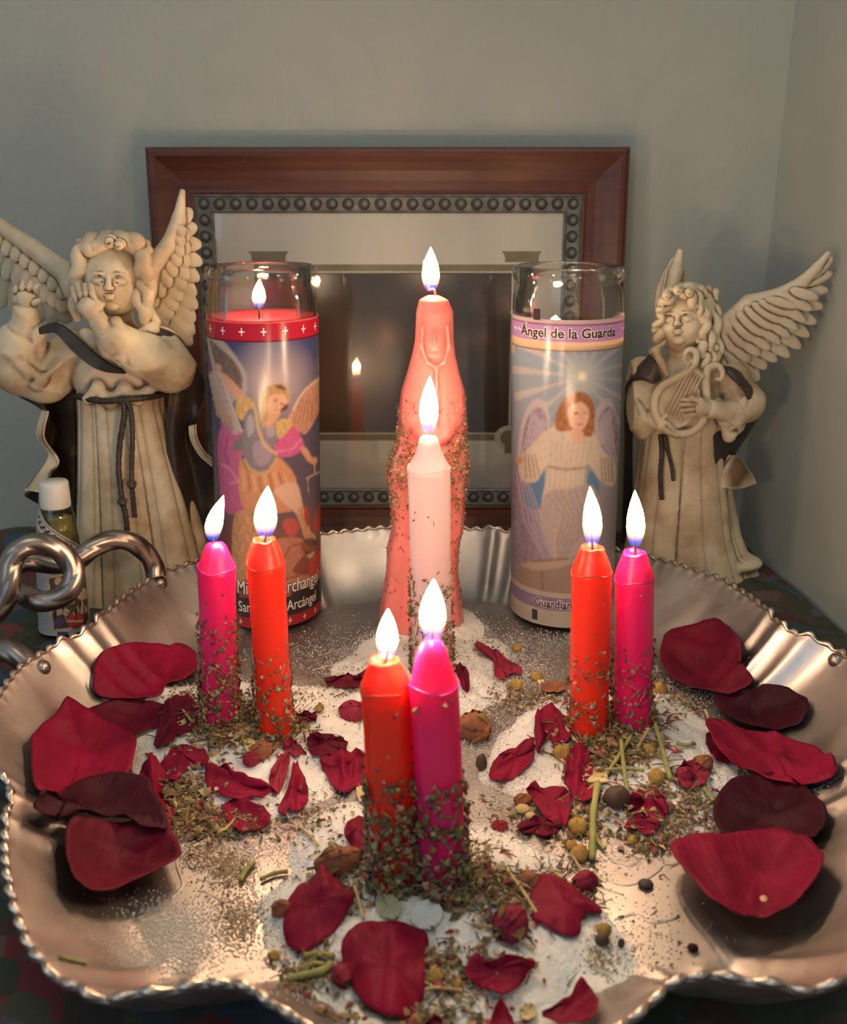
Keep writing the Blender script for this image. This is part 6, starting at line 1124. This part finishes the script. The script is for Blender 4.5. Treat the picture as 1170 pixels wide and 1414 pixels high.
def grains(label, spots, c1, c2, name='salt_grains'):
    P_ = [] if not isinstance(spots, np.ndarray) else [(a, b, 0) for a, b in spots]
    for cx, cy, sx, sy, n_ in (spots if not isinstance(spots, np.ndarray) else ()):
        k_ = atz(cx, cy, 0); u = npr.normal(cx, sx * .6, n_); v = npr.normal(cy, sy * .6, n_)
        for a, b in zip(u, v): P_.append(atz(a, b, .05))
    P_ = np.array(P_); P_[:, 2] = H(P_[:, 0], P_[:, 1]) + .005; P_ = P_[P_[:, 2] < 2.2]; n_ = len(P_); r = npr.uniform(.014, .044, n_)[:, None, None]
    T_ = np.array([(1, 0, 0), (-.5, .87, 0), (-.5, -.87, 0), (0, 0, 1.3)]); a = npr.rand(n_) * 6.28; Rm = np.stack([np.stack([np.cos(a), -np.sin(a), 0 * a], -1), np.stack([np.sin(a), np.cos(a), 0 * a], -1), np.stack([0 * a, 0 * a, 1 + 0 * a], -1)], 1)
    V = (np.einsum('nij,kj->nki', Rm, T_) * r + P_[:, None]).reshape(-1, 3); F = (np.arange(n_)[:, None, None] * 4 + np.array([(0, 2, 1), (0, 1, 3), (1, 2, 3), (2, 0, 3)])).reshape(-1, 3)
    k_ = npr.rand(n_)[:, None]; C_ = np.repeat(np.array(c1) * k_ + np.array(c2) * (1 - k_), 4, axis=0); tag(mesh(name, V, F, M['herb'], smooth=False, col=C_, kind='stuff'), label, 'salt')
grains('loose white salt grains dusted over the tray floor', [(700, 925, 60, 40, 5000), (650, 1010, 36, 60, 2200), (560, 895, 130, 34, 2600), (930, 960, 60, 26, 1600), (240, 1290, 60, 44, 3600), (690, 1090, 50, 34, 1500), (430, 905, 90, 30, 1200), (660, 1140, 60, 20, 900), (350, 1160, 60, 30, 1200), (900, 1290, 60, 60, 300), (1120, 1120, 24, 24, 260), (820, 1180, 70, 26, 900), (780, 880, 90, 14, 900), (200, 1330, 60, 20, 900)], (.85, .82, .80), (.62, .58, .54))
for i_, (q_, lb_) in enumerate(zip(MO, ('left', 'right', 'front', 'back'))):
    n_ = 4200; a_ = npr.uniform(-pi, pi, n_); r_ = np.interp(a_, q_.g, q_.R) * np.clip(npr.normal(1.0, .075, n_), .7, 1.3); r_[:1200] = (np.interp(a_, q_.g, q_.R) * npr.uniform(0, 1, n_) ** .5)[:1200]
    P_ = np.stack([q_.c[0] + r_ * np.cos(a_), q_.c[1] + r_ * np.sin(a_)], 1); GP = P_
    grains('white salt grains spilling over the edge of the %s salt mound' % lb_, P_, (.88, .86, .84), (.70, .67, .64))
grains('coarse tan sand grains on the tray floor left of the front mound', [(320, 1200, 30, 24, 1800), (330, 1270, 30, 34, 1800), (280, 1180, 34, 22, 900), (830, 1330, 22, 30, 500)], (.48, .34, .18), (.26, .18, .10), 'sand_grains')
print('TRIS', sum(len(o.data.polygons) for o in bpy.data.objects if o.type == 'MESH'))
